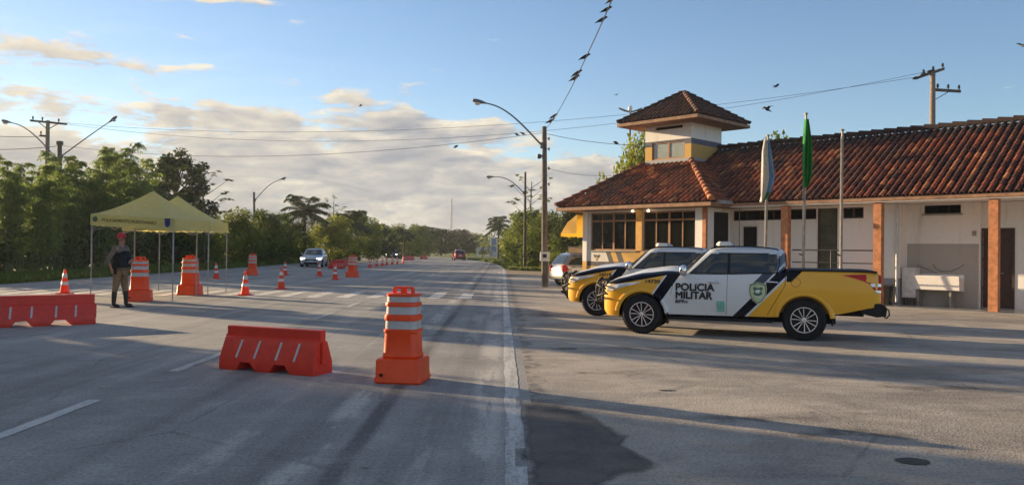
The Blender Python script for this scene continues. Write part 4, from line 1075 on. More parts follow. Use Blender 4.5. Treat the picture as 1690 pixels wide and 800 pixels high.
# long roof
lt, lr, lz = 1.11, 5.13, 5.52; LS0, LS1 = tS1+.001, 18.5
t = Tiles()
def vl(u):
    s_ = LS0+u
    return ((max(0, -s_*1.045)/(lr-lt)) if s_ < 0 else 0, 1)
t.face((LS0, lt, HE), (1, 0, 0), (0, lr-lt, lz-HE), LS1-LS0, vl)
rf2 = t.build('roof', M['tile'], post)
t = Tiles(); t.ridge((LS0, lr, lz+.02), (LS1, lr, lz+.02), r=.12, tint=.12, step=.42); t.build('ridge_tiles', M['tile_dk'], rf2)
q = MB(); slab(q, [(.12, lt, HE+z_), (LS1, lt, HE+z_), (LS1, lr, lz+z_), (LS0, lr, lz+z_), (LS0, lt+2.98, HE+2.98*(lz-HE)/(lr-lt)+z_)]); slab(q, [(LS0, lr, lz+z_), (LS1, lr, lz+z_), (LS1, 9.2, HE+z_), (LS0, 9.2, HE+z_)]); q.build('roof_bed', M['under'], rf2)
q = MB(); q.box(.12, LS1, lt-.03, lt, HE-.11, HE-.02); q.build('fascia', M['fascia'], post, bevel=.003)
q = MB(); q.box(.0, LS1, lt+.001, CT+.02, HE-.14, HE-.115); q.build('soffit', M['white_wall'], post)
q = MB(); q.box(-.02, .14, .35, lt+.05, HE-.06, HE+.06); q.build('valley_gutter', M['concrete'], post, bevel=.01)
# tower roof
TE = .78; zE, zA = 6.50, 7.74; X0, X1, Y0, Y1 = tS0-TE, tS1+TE, tT0-TE, tT1+TE; ax_, ay_ = (X0+X1)/2, (Y0+Y1)/2
t = Tiles(); Uw = X1-X0
def tri(u): return (0, max(0, min(u, Uw-u)/(Uw/2)))
t.face((X0, Y0, zE), (1, 0, 0), (0, ay_-Y0, zA-zE), Uw, tri, .2, .066); t.face((X1, Y0, zE), (0, 1, 0), (ax_-X1, 0, zA-zE), Y1-Y0, tri, .2, .066); t.face((X0, Y0, zE), (0, 1, 0), (ax_-X0, 0, zA-zE), Y1-Y0, tri, .2, .066); t.face((X0, Y1, zE), (1, 0, 0), (0, ay_-Y1, zA-zE), Uw, tri, .2, .066)
tr_ = t.build('tower_roof', M['tile_dk'], post)
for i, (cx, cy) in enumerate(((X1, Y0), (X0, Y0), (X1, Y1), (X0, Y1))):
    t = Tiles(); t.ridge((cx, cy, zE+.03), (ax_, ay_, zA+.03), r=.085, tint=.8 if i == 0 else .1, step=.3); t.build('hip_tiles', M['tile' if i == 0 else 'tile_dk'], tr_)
q = MB(); ap = (ax_, ay_, zA-.012); cs = [(X0, Y0, zE-.012), (X1, Y0, zE-.012), (X1, Y1, zE-.012), (X0, Y1, zE-.012)]
for i in range(4): slab(q, (cs[i], cs[(i+1) % 4], ap))
q.build('roof_bed', M['under'], tr_)
q = MB(); q.box(X0, X1, Y0-.02, Y0, zE-.12, zE-.0); q.box(X0, X1, Y1, Y1+.02, zE-.12, zE); q.box(X0-.02, X0, Y0, Y1, zE-.12, zE); q.box(X1, X1+.02, Y0, Y1, zE-.12, zE); q.box(X0, X1, Y0, Y1, zE-.125, zE-.10); q.build('tower_fascia', M['fascia'], post, bevel=.003)
# yellow awning on the left flank
q = MB(); n = 22; r1_, r2_ = [], []
for i in range(n+1):
    y_ = .25+2.0*i/n; f_ = .025*math.sin(i*2.1)+.02*math.sin(i*.9)
    r1_.append((L0-.02, y_, 2.86)); r2_.append((L0-.80+f_, y_-.05, 2.14+f_*.5))
mid_ = [((a_[0]*.5+b_[0]*.5)-.10+.02*math.sin(i*2.1+1), (a_[1]+b_[1])/2, (a_[2]+b_[2])/2+.06) for i, (a_, b_) in enumerate(zip(r1_, r2_))]
q.rings([r1_, mid_, r2_, [(p[0], p[1], p[2]-.12) for p in r2_]], cap=False, closed=False)
q.add([(L0-.02, .25, 2.86), mid_[0], r2_[0], (L0-.02, .22, 2.14)], [(0, 1, 2, 3)])
q.build('awning', M['awning'], post, smooth=60, fix=False)

# things standing at the post
def bpt(s_, t_, z_=0): return BP+BU*s_+BV*t_+Vector((0, 0, z_))
s0_, zt_ = bs(1510, 454, BT-.2); s1_, zb_ = bs(1588, 482, BT-.2)
o = empty('wall_sink', bpt((s0_+s1_)/2, BT-.002), -TH, 'long white concrete trough sink with a broken corner, fixed to the grey patch of wall', 'sink')
q = MB(); hw = (s1_-s0_)/2
q.rings([[(x_, y_, z_) for y_, z_ in ((-.42, zb_+.04), (-.46, zt_), (-.42, zt_+.01), (-.40, zt_-.06), (-.06, zt_-.06), (-.04, zt_+.03), (0, zt_+.05), (0, zb_))] for x_ in (-hw, hw-.22, hw-.14, hw)])
q.build('basin', M['white_wall'], o, bevel=.012)
q = MB(); q.box(-hw+.1, -hw+.16, -.34, -.02, 0, zb_+.02); q.build('support', M['concrete'], o); q = MB(); q.box(hw-.3, hw-.24, -.34, -.02, 0, zb_+.02); q.build('support', M['concrete'], o)
q = MB(); q.tube(bezier([(-.2, 0, zt_+.35), (-.15, -.05, zt_+.15), (.1, -.03, zt_+.05), (.35, -.02, zt_+.12), (.62, 0, zt_+.34)], 16), .006, 6); q.tube(bezier([(-.1, 0, zt_+.06), (-.4, -.02, zt_+.2), (-.62, -.01, zt_+.3)], 10), .006, 6); q.build('pipe', M['dark_steel'], o)
s0_, zt_ = bs(1488, 441, BT-.45); s1_, zb_ = bs(1510, 491.5, BT-.45)
o = empty('water_heater', bpt((s0_+s1_)/2, BT-.25), -TH, 'tall white metal cabinet on thin legs left of the trough sink', 'cabinet')
q = MB(); hw = (s1_-s0_)/2; q.box(-hw, hw, -.2, .2, zb_, zt_); q.build('cabinet_body', M['white_metal'], o, bevel=.02)
q = MB(); q.box(-hw+.02, hw-.02, -.212, -.2, zb_+.05, zt_-.04); q.build('front_panel', M['white_metal'], o, bevel=.006)
for sx in (-1, 1):
    for sy in (-1, 1): q = MB(); q.tube([(sx*(hw-.03), sy*.16, 0), (sx*(hw-.03), sy*.16, zb_+.01)], .012, 6); q.build('leg', M['dark_steel'], o)
s_ = rotz(1462, 1.75); z_ = .55
o = empty('waste_bin', bpt(rotz(1461, 1.6), 1.7), -TH, 'dark waste bin behind the tailgate of the front pickup, beside a brick column', 'bin')
q = MB(); q.rings([[(a_*k, b_*k, z_) for a_, b_ in ((-.15, -.15), (.15, -.15), (.15, .15), (-.15, .15))] for z_, k in ((0, .8), (.5, 1.0), (.52, 1.08), (.56, 1.08))]); q.build('bin_body', M['black'], o, bevel=.01)
q = MB(); q.box(-.17, .17, -.17, .17, .565, .60); q.build('lid', M['dark_steel'], o, bevel=.01)
o = empty('low_wall', DP(951, 430, 33.5)*1.0, R(-10)); tag(o, 'short beige wall panel between the silver hatchback and the white corner pillar', 'wall')
o.location.z = 0; q = MB(); q.box(-.33, .5, -.06, .06, 0, DP(951, 409, 33.5).z); q.build('panel', mat('beige_wall', (.55, .42, .27), .85, var=.15, bump=.2), o, bevel=.01); q = MB(); q.box(-.35, .52, -.08, .08, DP(951, 409, 33.5).z+.001, DP(951, 409, 33.5).z+.05); q.build('coping', M['concrete'], o)

# ------------------------------------------------------------------ flagpoles
def flagpole(px_b, px_t, py_t, Y, label):
    b_ = DP(px_b, 440, Y); top = DP(px_t, py_t, Y); b_.z = 0
    o = empty('flagpole', (b_.x, Y, 0), 0, label, 'flagpole', 'flagpoles before the post')
    d = Vector((top.x-b_.x, 0, top.z))
    q = MB(); q.tube([(0, 0, 0), d*.45, d], [.038, .034, .026], 10); q.build('pole', M['flagpole'], o, smooth=50)
    q = MB(); q.lathe([(.001, d.z-.01), (.045, d.z), (.05, d.z+.03), (.001, d.z+.05)], 12, c=(d.x, 0, 0)); q.build('cap', M['flagpole'], o)
    q = MB(); q.tube([(d.x*.97-.04, 0, d.z*.97), (d.x*.2-.045, 0, 1.2)], .005, 5); q.build('rope', M['white_metal'], o)
    q = MB(); q.box(-.10, .10, -.10, .10, 0, .06); q.build('base', M['concrete'], o)
    q = MB(); q.tube([(-.02, 0, 1.45), (-.10, 0, 1.48)], .02, 6); q.build('cleat', M['dark_steel'], o)
    return b_, top
M['flagpole'] = mat('weathered_pole', (.30, .25, .20), .55, .3, var=.25)
flagpole(1262, 1267.5, 225, 20.5, 'left flagpole of the three, carrying the white and blue flag')
flagpole(1325, 1330.5, 189, 20.0, 'tallest and middle flagpole, carrying the green flag')
flagpole(1387.5, 1390.5, 216, 19.6, 'right flagpole of the three, bare without a flag')
def flag(name, outline, Y, mats, label, folds=5):
    """limp folded cloth between left and right pixel edges given per row"""
    q = MB(); rows = []; nm = 14
    for (py, xl, xr) in outline:
        a_ = DP(xl, py, Y); b_ = DP(xr, py, Y); row = []
        for j in range(nm+1):
            f_ = j/nm; p = a_.lerp(b_, f_); amp = .05+.06*(py-outline[0][0])/(outline[-1][0]-outline[0][0])
            row.append((p.x, Y-.03+amp*math.sin(f_*folds*2*math.pi*.5+py*.012), p.z))
        rows.append(row)
    q.rings(rows, cap=False, closed=False)
    if len(mats) > 1: q.mi = [0 if (k % nm) < nm*.62 else (1 if (k//nm) < (len(rows)-1)*.62 else 2) for k in range(len(q.f))]
    o = q.build(name, mats, None, smooth=80, fix=False)
    md = o.modifiers.new('s', 'SOLIDIFY'); md.thickness = .008; apply_mods(o, 60)
    tag(o, label, 'flag'); return o
flag('flag', [(231, 1261, 1268), (250, 1257.5, 1272), (275, 1256, 1275.5), (292, 1255, 1278), (305, 1254.5, 1275), (318, 1254, 1270), (326, 1254, 1265), (333, 1254, 1258)], 20.42, [M['flag_white'], M['flag_blue'], M['flag_green']], 'limp white flag with blue and green parts hanging from the left pole')
flag('flag', [(197, 1328, 1332.5), (212, 1326.5, 1335), (235, 1325, 1338.5), (262, 1324, 1339), (285, 1323.5, 1338.5), (298, 1324, 1336), (309, 1325, 1330)], 19.92, [M['flag_green']], 'limp bright green flag hanging from the middle pole')

# ------------------------------------------------------------------ traffic cones, drums, barriers
def make_cone():
    o = empty('traffic_cone'); H = .75
    q = MB(); q.rings([[(a_*k, b_*k, z_) for a_, b_ in ((-.18, -.2), (.18, -.2), (.2, -.18), (.2, .18), (.18, .2), (-.18, .2), (-.2, .18), (-.2, -.18))] for z_, k in ((0, 1), (.02, 1), (.03, .96))]); q.build('base', M['cone'], o, smooth=40)
    def rr(z): return .135-(z-.03)/(H-.03)*.105
    q = MB(); q.lathe([(.17, .031), (.15, .045), (rr(.06), .06)]+[(rr(z), z) for z in (.2, .3, .45, .55, .7)]+[(.028, .74), (.001, .75)], 28); q.build('cone_body', M['cone'], o, smooth=40)
    for z0, z1 in ((.27, .37), (.49, .62)):
        q = MB(); q.lathe([(rr(z0)+.001, z0), (rr(z0)+.004, z0+.003), (rr(z1)+.004, z1-.003), (rr(z1)+.001, z1)], 28, cap=False); q.build('reflective_band', M['reflect'], o, smooth=50)
    return o
cone0 = make_cone()
cones = [((102, 485), 'cone standing behind the long red barrier at the left edge'), ((402, 487.5), 'nearest cone in the middle of the road, left of the crossing stripes'), ((462, 477), 'cone right of the nearest middle cone, slightly tilted looking and a bit further'),
         ((469, 454.5), 'small cone peeping out directly behind the second middle cone'), ((355, 460), 'cone by the right tent leg, alone near the far side of the road'), ((526, 455.5), 'cone just in front of the silver sedan'), ((552, 461.5), 'cone between the silver sedan and the rearmost striped drum'),
         ((610, 441.5), 'first and leftmost cone of the distant row'), ((621, 440), 'second cone of the distant row'), ((630.5, 439), 'third cone of the distant row'), ((638, 437.5), 'fourth cone of the distant row, left of the dark suv'), ((647, 436.3), 'fifth cone of the distant row, before the dark suv'), ((655, 435.5), 'sixth cone of the distant row, before the right headlight of the dark suv'), ((665, 434.3), 'last and rightmost cone of the distant row')]
for i, ((px, py), lab) in enumerate(cones):
    o = cone0 if i == 0 else copy_tree(cone0); o.location = GP(px, py)+Vector((0, .15, 0)); o.rotation_euler = (R(uni(-1, 1)), R(uni(-1, 1)), uni(-.4, .4)); o['label'] = lab; o['category'] = 'traffic cone'; o['group'] = 'traffic cones on the road'
def rsq(w_, d_, r, n=5):
    out = []
    for cx, cy, a0 in ((w_-r, d_-r, 0), (-w_+r, d_-r, 90), (-w_+r, -d_+r, 180), (w_-r, -d_+r, 270)):
        for k in range(n+1): a = R(a0+90*k/n); out.append((cx+r*math.cos(a), cy+r*math.sin(a)))
    return out
def make_drum():
    o = empty('striped_drum')
    q = MB(); q.rings([[(a_, b_, z_) for a_, b_ in rsq(w_, d_, .05)] for w_, d_, z_ in ((.265, .25, 0), (.278, .265, .02), (.275, .26, .05), (.265, .25, .07), (.262, .245, .25), (.25, .23, .275), (.21, .19, .28))]); q.build('base', M['orange'], o, smooth=40)
    def hw(z): return .205-(z-.28)*.045
    prof = []
    segs = [(.28, .0), (.30, .012), (.33, .0), (.58, 0), (.585, .010), (.60, .014), (.61, -.006), (.715, -.006), (.72, .010), (.74, .014), (.80, .010), (.805, -.006), (.845, -.006)]
    segs = [(.281, 0), (.30, .01), (.33, 0), (.555, 0), (.575, .012), (.60, .012), (.605, -.005), (.70, -.005), (.705, .010), (.73, .013), (.765, .010), (.77, -.005), (.86, -.005), (.865, .010), (.89, .012), (.905, .008), (.91, -.005), (.975, -.005), (.98, .008), (1.0, .010), (1.012, -.01)]
    q = MB(); q.rings([[(a_, b_, z_) for a_, b_ in rsq(hw(z_)+e, (hw(z_)+e)*.92, .09, 7)] for z_, e in segs]); q.build('body', M['orange'], o, smooth=35)
    for z0, z1 in ((.607, .699), (.772, .859), (.912, .974)):
        q = MB(); q.rings([[(a_, b_, z_) for a_, b_ in rsq(hw(z_)-.001, (hw(z_)-.001)*.92, .09, 7)] for z_ in (z0, z1)], cap=False); q.build('reflective_band', M['reflect_w'], o, smooth=50)
    q = MB()
    q.prism([(-.12, 1.012), (-.12, 1.06), (-.105, 1.085), (.105, 1.085), (.12, 1.06), (.12, 1.012), (.095, 1.012), (.095, 1.05), (.085, 1.06), (.03, 1.06), (.03, 1.012), (-.03, 1.012), (-.03, 1.06), (-.085, 1.06), (-.095, 1.05), (-.095, 1.012)], -.045, .045)
    q.build('handle', M['orange'], o, bevel=.006)
    q = MB(); q.lathe([(.02, -.285), (.02, -.27), (.001, -.27)], 12, c=(-.18, 0, .10), axis='y'); q.build('drain_plug', M['black'], o)
    return o
drum0 = make_drum()
drums = [((660, 634), .985, -8, 'big orange and white drum standing nearest to the camera on the road'), ((223, 497.5), 1.10, 14, 'orange drum with white bands directly behind the standing officer'), ((308, 487), 1.12, -6, 'orange drum with grey bands under the tents, between two tent legs'), ((414, 454), 1.05, 4, 'darker red drum on the far side of the road beside the lamp post'), ((580, 457.5), 1.05, -10, 'red drum beside the low red barriers, right of the silver sedan')]
for i, ((px, py), s_, rz, lab) in enumerate(drums):
    o = drum0 if i == 0 else copy_tree(drum0); o.location = GP(px, py)+Vector((0, .26, 0)); o.rotation_euler.z = R(rz); o.scale = (s_, s_, s_); tag(o, lab, 'traffic drum', 'striped plastic drums')
def make_barrier(Lb, Hb, label, strips=4):
    o = empty('plastic_barrier'); tag(o, label, 'barrier', 'red plastic barriers')
    h = Lb/2; q = MB()
    # half profile: (depth, z)
    prof = [(.19, 0), (.20, .03), (.19, .145), (.085, .385), (.055, .39), (.05, .40), (.05, Hb-.012), (.042, Hb)]
    n = 24; rings = []
    notch = [(-.62, -.22), (.10, .52)]
    def zbot(f_):   # two notches under the skirt
        for a_, b_ in notch:
            if a_ <= f_ <= b_:
                e = min(f_-a_, b_-f_)/.10; return .10*min(1, e)
        return 0
    xs_ = sorted(set([-1, -.97, -.02, .03, .97, 1]+[v for a_, b_ in notch for v in (a_, a_+.1, b_-.1, b_)]+[i/10-1 for i in range(21)]))
    for f_ in xs_:
        zb = zbot(f_); ex = .985 if abs(f_) == 1 else 1
        pr = [(d_*ex, max(z_, zb+(0 if k == 0 else .004*k))) for k, (d_, z_) in enumerate(prof)]
        rings.append([(f_*h, -d_, z_) for d_, z_ in pr]+[(f_*h, d_, z_) for d_, z_ in reversed(pr)])
    q.rings(rings); bd = q.build('body', M['red'], o, bevel=0, smooth=25)
    q = MB(); q.box(h, h+.035, -.045, .045, .12, .38); q.box(-h-.03, -h, -.045, .045, .12, .42); q.build('joint_tab', M['red'], o, bevel=.01)
    for k in range(strips):
        f_ = (-.63, -.24, .22, .60)[k]
        for sd in (-1, 1):
            q = MB()
            a_, b_ = .155, .36
            def dd(z_): return .19-(z_-.145)/(.24)*.105+.0035
            q.add([(f_*h-.016+(z_-.155)*.10, sd*(dd(z_)+e), z_) for z_ in (a_, b_) for e in (0,)]+[(f_*h+.016+(z_-.155)*.10, sd*dd(z_), z_) for z_ in (a_, b_)], [(0, 2, 3, 1)])
            q.build('reflective_strip', M['reflect_w'], o, fix=False)
    return o
def bar_at(o, pl, pr, off=.19):
    A, B = GP(*pl), GP(*pr); d = (B-A); an = math.atan2(d.y, d.x); c_ = (A+B)/2+Vector((-math.sin(an), math.cos(an), 0))*off
    o.location = c_; o.rotation_euler.z = an
o = make_barrier(1.38, .52, 'red plastic barrier with four white slanted strips, nearest, left of the big drum'); bar_at(o, (362, 608), (516, 621))
o = make_barrier(1.70, .56, 'long red plastic barrier at the left edge, in front of a cone'); bar_at(o, (-2, 541), (143, 535))
for (pl, pr, lab) in (((548, 443.5), (570, 443), 'far low red barrier, left of the distant drum'), ((556, 439.5), (586, 438), 'far low red barrier half hidden behind the other one by the distant drum'), ((668, 429.5), (684, 429), 'tiny red barrier under the small palm beyond the cone row'), ((697, 427.5), (706, 427.3), 'tiny red barrier furthest away, alone before the grass')):
    L_ = (GP(*pr)-GP(*pl)).length; o = make_barrier(L_, .56, lab); bar_at(o, pl, pr)

# ------------------------------------------------------------------ pop-up tents
def canopy_mat():
    m = plastic('tent_cloth', (.66, .63, .26), .7, .38, .12); return m
M['canopy'] = canopy_mat()
def make_tent(corners, ztop, zapex, label, vlab, txt=True):
    cs = [Vector(c) for c in corners]; c0 = sum(cs, Vector())/4; o = empty('canopy_tent', (c0.x, c0.y, 0)); tag(o, label, 'tent', 'yellow canopy tents')
    L = [c-c0 for c in cs]; zt = ztop
    q = MB(); n = 10
    for i in range(4):
        a_, b_ = L[i], L[(i+1) % 4]; vs = []; fs = []
        for r_ in range(n+1):
            f_ = r_/n; zz = zt[i]*(1-f_)+zt[(i+1) % 4]*f_
            for k in range(9):
                t_ = k/8; e = a_.lerp(b_, f_); zz_ = zz+(zapex-zz)*(t_**1.35); sag = -.05*math.sin(math.pi*f_)*(1-t_)*0
                vs.append((e.x*(1-t_), e.y*(1-t_), zz_-.03*math.sin(math.pi*f_)*math.sin(math.pi*t_)))
        for r_ in range(n):
            for k in range(8): fs.append((r_*9+k, (r_+1)*9+k, (r_+1)*9+k+1, r_*9+k+1))
        q.add(vs, fs)
    cn = q.build('canopy', M['canopy'], o, smooth=22, fix=False)
    q = MB()
    for i in range(4):
        a_, b_ = L[i]*1.006, L[(i+1) % 4]*1.006; top = []; bot = []
        for r_ in range(25):
            f_ = r_/24; e = a_.lerp(b_, f_); zz = zt[i]*(1-f_)+zt[(i+1) % 4]*f_
            wv = .012*math.sin(f_*23+i); nn_ = Vector((e.x, e.y, 0)).normalized()*wv
            top.append((e.x, e.y, zz)); bot.append((e.x+nn_.x, e.y+nn_.y, zz-.30-.018*abs(math.sin(f_*math.pi*6))))
        q.rings([top, bot], cap=False, closed=False)
    q.build('valance', M['canopy'], o, smooth=60, fix=False)
    for i in range(4):
        q = MB(); p = L[i]*.985; q.box(p.x-.016, p.x+.016, p.y-.016, p.y+.016, 1.0, zt[i]-.01); q.box(p.x-.011, p.x+.011, p.y-.011, p.y+.011, .01, 1.0); q.box(p.x-.04, p.x+.04, p.y-.04, p.y+.04, 0, .012); q.build('leg', M['leg'], o)
    q = MB()
    for i in range(4):
        a_, b_ = L[i]*.97, L[(i+1) % 4]*.97; z_ = (zt[i]+zt[(i+1) % 4])/2-.08
        m1 = a_.lerp(b_, .5)
        for (p_, r_) in ((a_, m1), (m1, b_)):
            q.tube([(p_.x, p_.y, z_), (r_.x, r_.y, z_-.32)], .009, 5); q.tube([(p_.x, p_.y, z_-.32), (r_.x, r_.y, z_)], .009, 5)
        q.tube([(m1.x, m1.y, z_), (0, 0, zapex-.35)], .009, 5)
    q.tube([(0, 0, zapex-.5), (0, 0, zapex-.01)], .014, 6)
    q.build('truss', M['leg'], o)
    # writing and coat of arms on the front valance
    a_, b_ = L[0]*1.012, L[1]*1.012; d = (b_-a_); an = math.atan2(d.y, d.x); ln = d.length
    pitch = math.atan2(zt[1]-zt[0], ln)
    mt = Matrix.Translation((a_.x+d.x*.14, a_.y+d.y*.14, zt[0]-.20)) @ Matrix.Rotation(an, 4, 'Z') @ Matrix.Translation((0, -.012, 0)) @ FRONT_Y @ Matrix.Rotation(pitch, 4, 'Z')
    text_mesh('lettering', 'POLICIAMENTO RODOVI\u00c1RIO' if txt else 'RODOVI\u00c1RIO', .125, M['ochre_ink'], o, mt, .002, .001, sx=.92)
    q = MB(); sh = [(-.075, .11), (.075, .11), (.08, -.03), (.05, -.085), (0, -.11), (-.05, -.085), (-.08, -.03)]
    def ep(f_, u, v_, off): p = a_+d*f_; return (p.x+math.cos(an)*u+math.sin(an)*off, p.y+math.sin(an)*u-math.cos(an)*off, zt[0]*(1-f_)+zt[1]*f_-.135+v_)
    if txt:
        q.add([ep(.925, u, v_, .022) for u, v_ in sh], [tuple(range(7))]); e_ = q.build('coat_of_arms', M['blue_ink'], o, fix=False)
        q = MB(); q.add([ep(.925, u, v_, .025) for u, v_ in ((-.09, .13), (.09, .13), (.09, .10), (-.09, .10))], [(0, 1, 2, 3)]); q.add([ep(.925, u, v_, .025) for u, v_ in ((.0, .06), (.03, .03), (0, 0), (-.02, .03))], [(0, 1, 2, 3)]); q.build('crest', M['ink'], e_, fix=False)
        q = MB(); q.add([ep(.065, .075*math.cos(a), .075*math.sin(a), .022) for a in [k*math.pi/6 for k in range(12)]], [tuple(range(12))]); q.build('round_badge', M['green_ink2'], o, fix=False)
    return o
M['leg'] = mat('tent_leg', (.38, .39, .38), .5, .4); M['ochre_ink'] = mat('brown_ink', (.10, .065, .02), .7); M['blue_ink'] = mat('blue_ink', (.03, .045, .20), .6)
ga, gb = GP(148, 494), GP(275, 498)
u_ = Vector((.995, -.10, 0)); v_ = Vector((.04, 1, 0))
ga = GP(148, 494); gb = ga+u_*2.38; gc = gb+v_*2.38; gd = ga+v_*2.38
z1_ = DP(155, 353, ga.y).z
make_tent([ga, gb, gc, gd], [z1_, DP(279, 361, gb.y).z, DP(320, 364, gc.y).z, z1_], DP(245, 315, (ga.y+gc.y)/2).z, 'near yellow canopy tent with lettering and a blue coat of arms, above the officer', '')
sh_ = v_*2.5+Vector((-.42, 0, 0))
make_tent([ga+sh_, gb+sh_, gc+sh_, gd+sh_], [DP(320, 364, gc.y).z]*4, DP(287, 323, (ga.y+gc.y)/2+2.5).z, 'far yellow canopy tent standing right behind the lettered one', '', False)

# ------------------------------------------------------------------ the officer
def skin(name, verts, edges, radii, material, parent, sub=2, rootv=0, flat=None):
    me = bpy.data.meshes.new(name); me.from_pydata(verts, edges, []); me.materials.append(material)
    o = bpy.data.objects.new(name, me); COL.objects.link(o); o.parent = parent
    md = o.modifiers.new('skin', 'SKIN'); md.use_smooth_shade = True
    sv = me.skin_vertices[0].data
    for i, r_ in enumerate(radii):
        sv[i].radius = (r_, r_) if not hasattr(r_, '__len__') else r_
        sv[i].use_root = (i == rootv)
    md = o.modifiers.new('sub', 'SUBSURF'); md.levels = sub; md.render_levels = sub
    apply_mods(o); o.data.polygons.foreach_set('use_smooth', [True]*len(o.data.polygons)); return o
class SK:
    def __init__(s): s.v = []; s.e = []; s.r = []
    def n(s, p, r, par=None):
        s.v.append(p); s.r.append(r)
        if par is not None: s.e.append((par, len(s.v)-1))
        return len(s.v)-1
    def ch(s, par, pts):
        for p, r in pts: par = s.n(p, r, par)
        return par
M['skin'] = mat('skin', (.36, .19, .12), .6, var=.08); M['khaki'] = mat('khaki_cloth', (.235, .145, .075), .9, var=.2, scale=14, bump=.3); M['vest'] = mat('black_vest', (.014, .016, .022), .85, var=.25, scale=12, bump=.3); M['boot'] = mat('black_boots', (.012, .012, .014), .35); M['cap_red'] = mat('red_cap', (.50, .02, .03), .75, var=.1); M['shirt'] = mat('olive_shirt', (.17, .135, .10), .9, var=.25, scale=14, bump=.3)
of = empty('person', GP(198, 507), R(-12), 'officer in red cap, black vest, khaki trousers and tall boots beside the near tent', 'person')
b = SK(); pel = b.n((0, 0, .95), .105); ab = b.n((.0, 0, 1.12), (.105, .12), pel); chs = b.n((.0, 0, 1.33), (.11, .13), ab); nk0 = b.n((.0, 0, 1.47), .062, chs); nk = b.n((.012, 0, 1.525), .052, nk0)
jw = b.n((.035, 0, 1.585), .062, nk); hd_ = b.n((.02, 0, 1.665), .083, jw); tp = b.n((.01, 0, 1.73), .060, hd_)
b.ch(jw, [((.085, 0, 1.60), .022)]); b.ch(hd_, [((.098, 0, 1.645), .017), ((.118, 0, 1.632), .009)]); 
for s in (-1, 1): b.ch(hd_, [((.0, s*.085, 1.645), .014)])
hands = {}
for s in (-1, 1):   # near arm (s=-1) bent, hand at the hip; far arm across the belt
    if s < 0: P = [((0, s*.17, 1.43), .058), ((-.07, s*.23, 1.28), .046), ((-.14, s*.25, 1.15), .040), ((-.10, s*.25, 1.03), .033), ((-.07, s*.24, .95), .024)]; fd = Vector((.35, 0, -1)).normalized()
    else: P = [((0, s*.17, 1.43), .058), ((.04, s*.23, 1.27), .046), ((.09, s*.23, 1.14), .040), ((.20, s*.14, 1.12), .033), ((.24, s*.06, 1.12), .024)]; fd = Vector((.25, -.9, -.2)).normalized()
    w_ = b.ch(chs, P); wp = Vector(P[-1][0]); pm = b.n(tuple(wp+fd*.05), (.020, .032), w_); sd = fd.cross(Vector((0, 1, .2))).normalized() if s < 0 else Vector((0, .1, 1))
    kn = wp+fd*.085
    for k, (o_, ln) in enumerate(((-.027, .055), (-.009, .068), (.009, .064), (.027, .048))):
        base = kn+sd*o_; b.ch(pm, [(tuple(base), .0095), (tuple(base+fd*ln*.55), .0085), (tuple(base+fd*ln+Vector((0, -s*.015, 0))), .007)])
    b.ch(pm, [(tuple(wp+fd*.045+sd*.036), .010), (tuple(wp+fd*.075+sd*.055), .008)])
for s, fx in ((-1, -.08), (1, .07)):
    b.ch(pel, [((.0, s*.09, .90), .085), ((fx*.4, s*.11, .52), .056), ((fx*.85, s*.12, .30), .048), ((fx, s*.12, .09), .036), ((fx+.11, s*.13-.0, .035), .030)])
skin('body', b.v, b.e, b.r, M['skin'], of)
b = SK(); a_ = b.n((0, 0, .98), (.145, .155)); t1 = b.n((.005, 0, 1.10), (.135, .155), a_); t2 = b.n((.01, 0, 1.24), (.14, .165), t1); t3 = b.n((.0, 0, 1.38), (.12, .16), t2); b.n((.0, 0, 1.475), .066, t3)
b.ch(t3, [((0, -.18, 1.435), .070), ((-.07, -.235, 1.28), .066), ((-.145, -.255, 1.15), .056), ((-.105, -.252, 1.035), .044)]); b.ch(t3, [((0, .18, 1.435), .070), ((.04, .235, 1.27), .062), ((.095, .235, 1.14), .052), ((.19, .15, 1.12), .042)])
skin('shirt', b.v, b.e, b.r, M['shirt'], of)
b = SK(); a_ = b.n((.01, 0, 1.03), (.165, .165)); t1 = b.n((.015, 0, 1.15), (.165, .17), a_); t2 = b.n((.02, 0, 1.28), (.17, .172), t1); t3 = b.n((.01, 0, 1.385), (.14, .15), t2); skin('vest', b.v, b.e, b.r, M['vest'], of, rootv=1)
q = MB()
for (x_, y_, z_, w_, d_, h_) in ((.175, -.07, 1.16, .04, .11, .15), (.175, .07, 1.16, .04, .11, .15), (.18, 0, 1.32, .035, .14, .09), (.06, -.185, 1.15, .10, .05, .14)): q.box(x_-w_/2, x_+w_/2, y_-d_/2, y_+d_/2, z_-h_/2, z_+h_/2)
q.build('vest_pouches', M['vest'], of, bevel=.012)
q = MB(); q.rings([[(.005+.165*math.cos(a), .165*math.sin(a), z_) for a in [k*math.pi/12 for k in range(24)]] for z_ in (.955, 1.005)]); q.build('belt', M['boot'], of, smooth=50)
q = MB(); q.box(-.06, .04, -.235, -.175, .80, .99); q.build('holster', M['boot'], of, bevel=.012)
b = SK(); p0 = b.n((0, 0, .93), (.135, .15))
for s, fx in ((-1, -.08), (1, .07)): b.ch(p0, [((0, s*.085, .86), .112), ((fx*.25, s*.105, .68), .094), ((fx*.45, s*.115, .50), .076), ((fx*.8, s*.12, .36), .066)])
skin('trousers', b.v, b.e, b.r, M['khaki'], of)
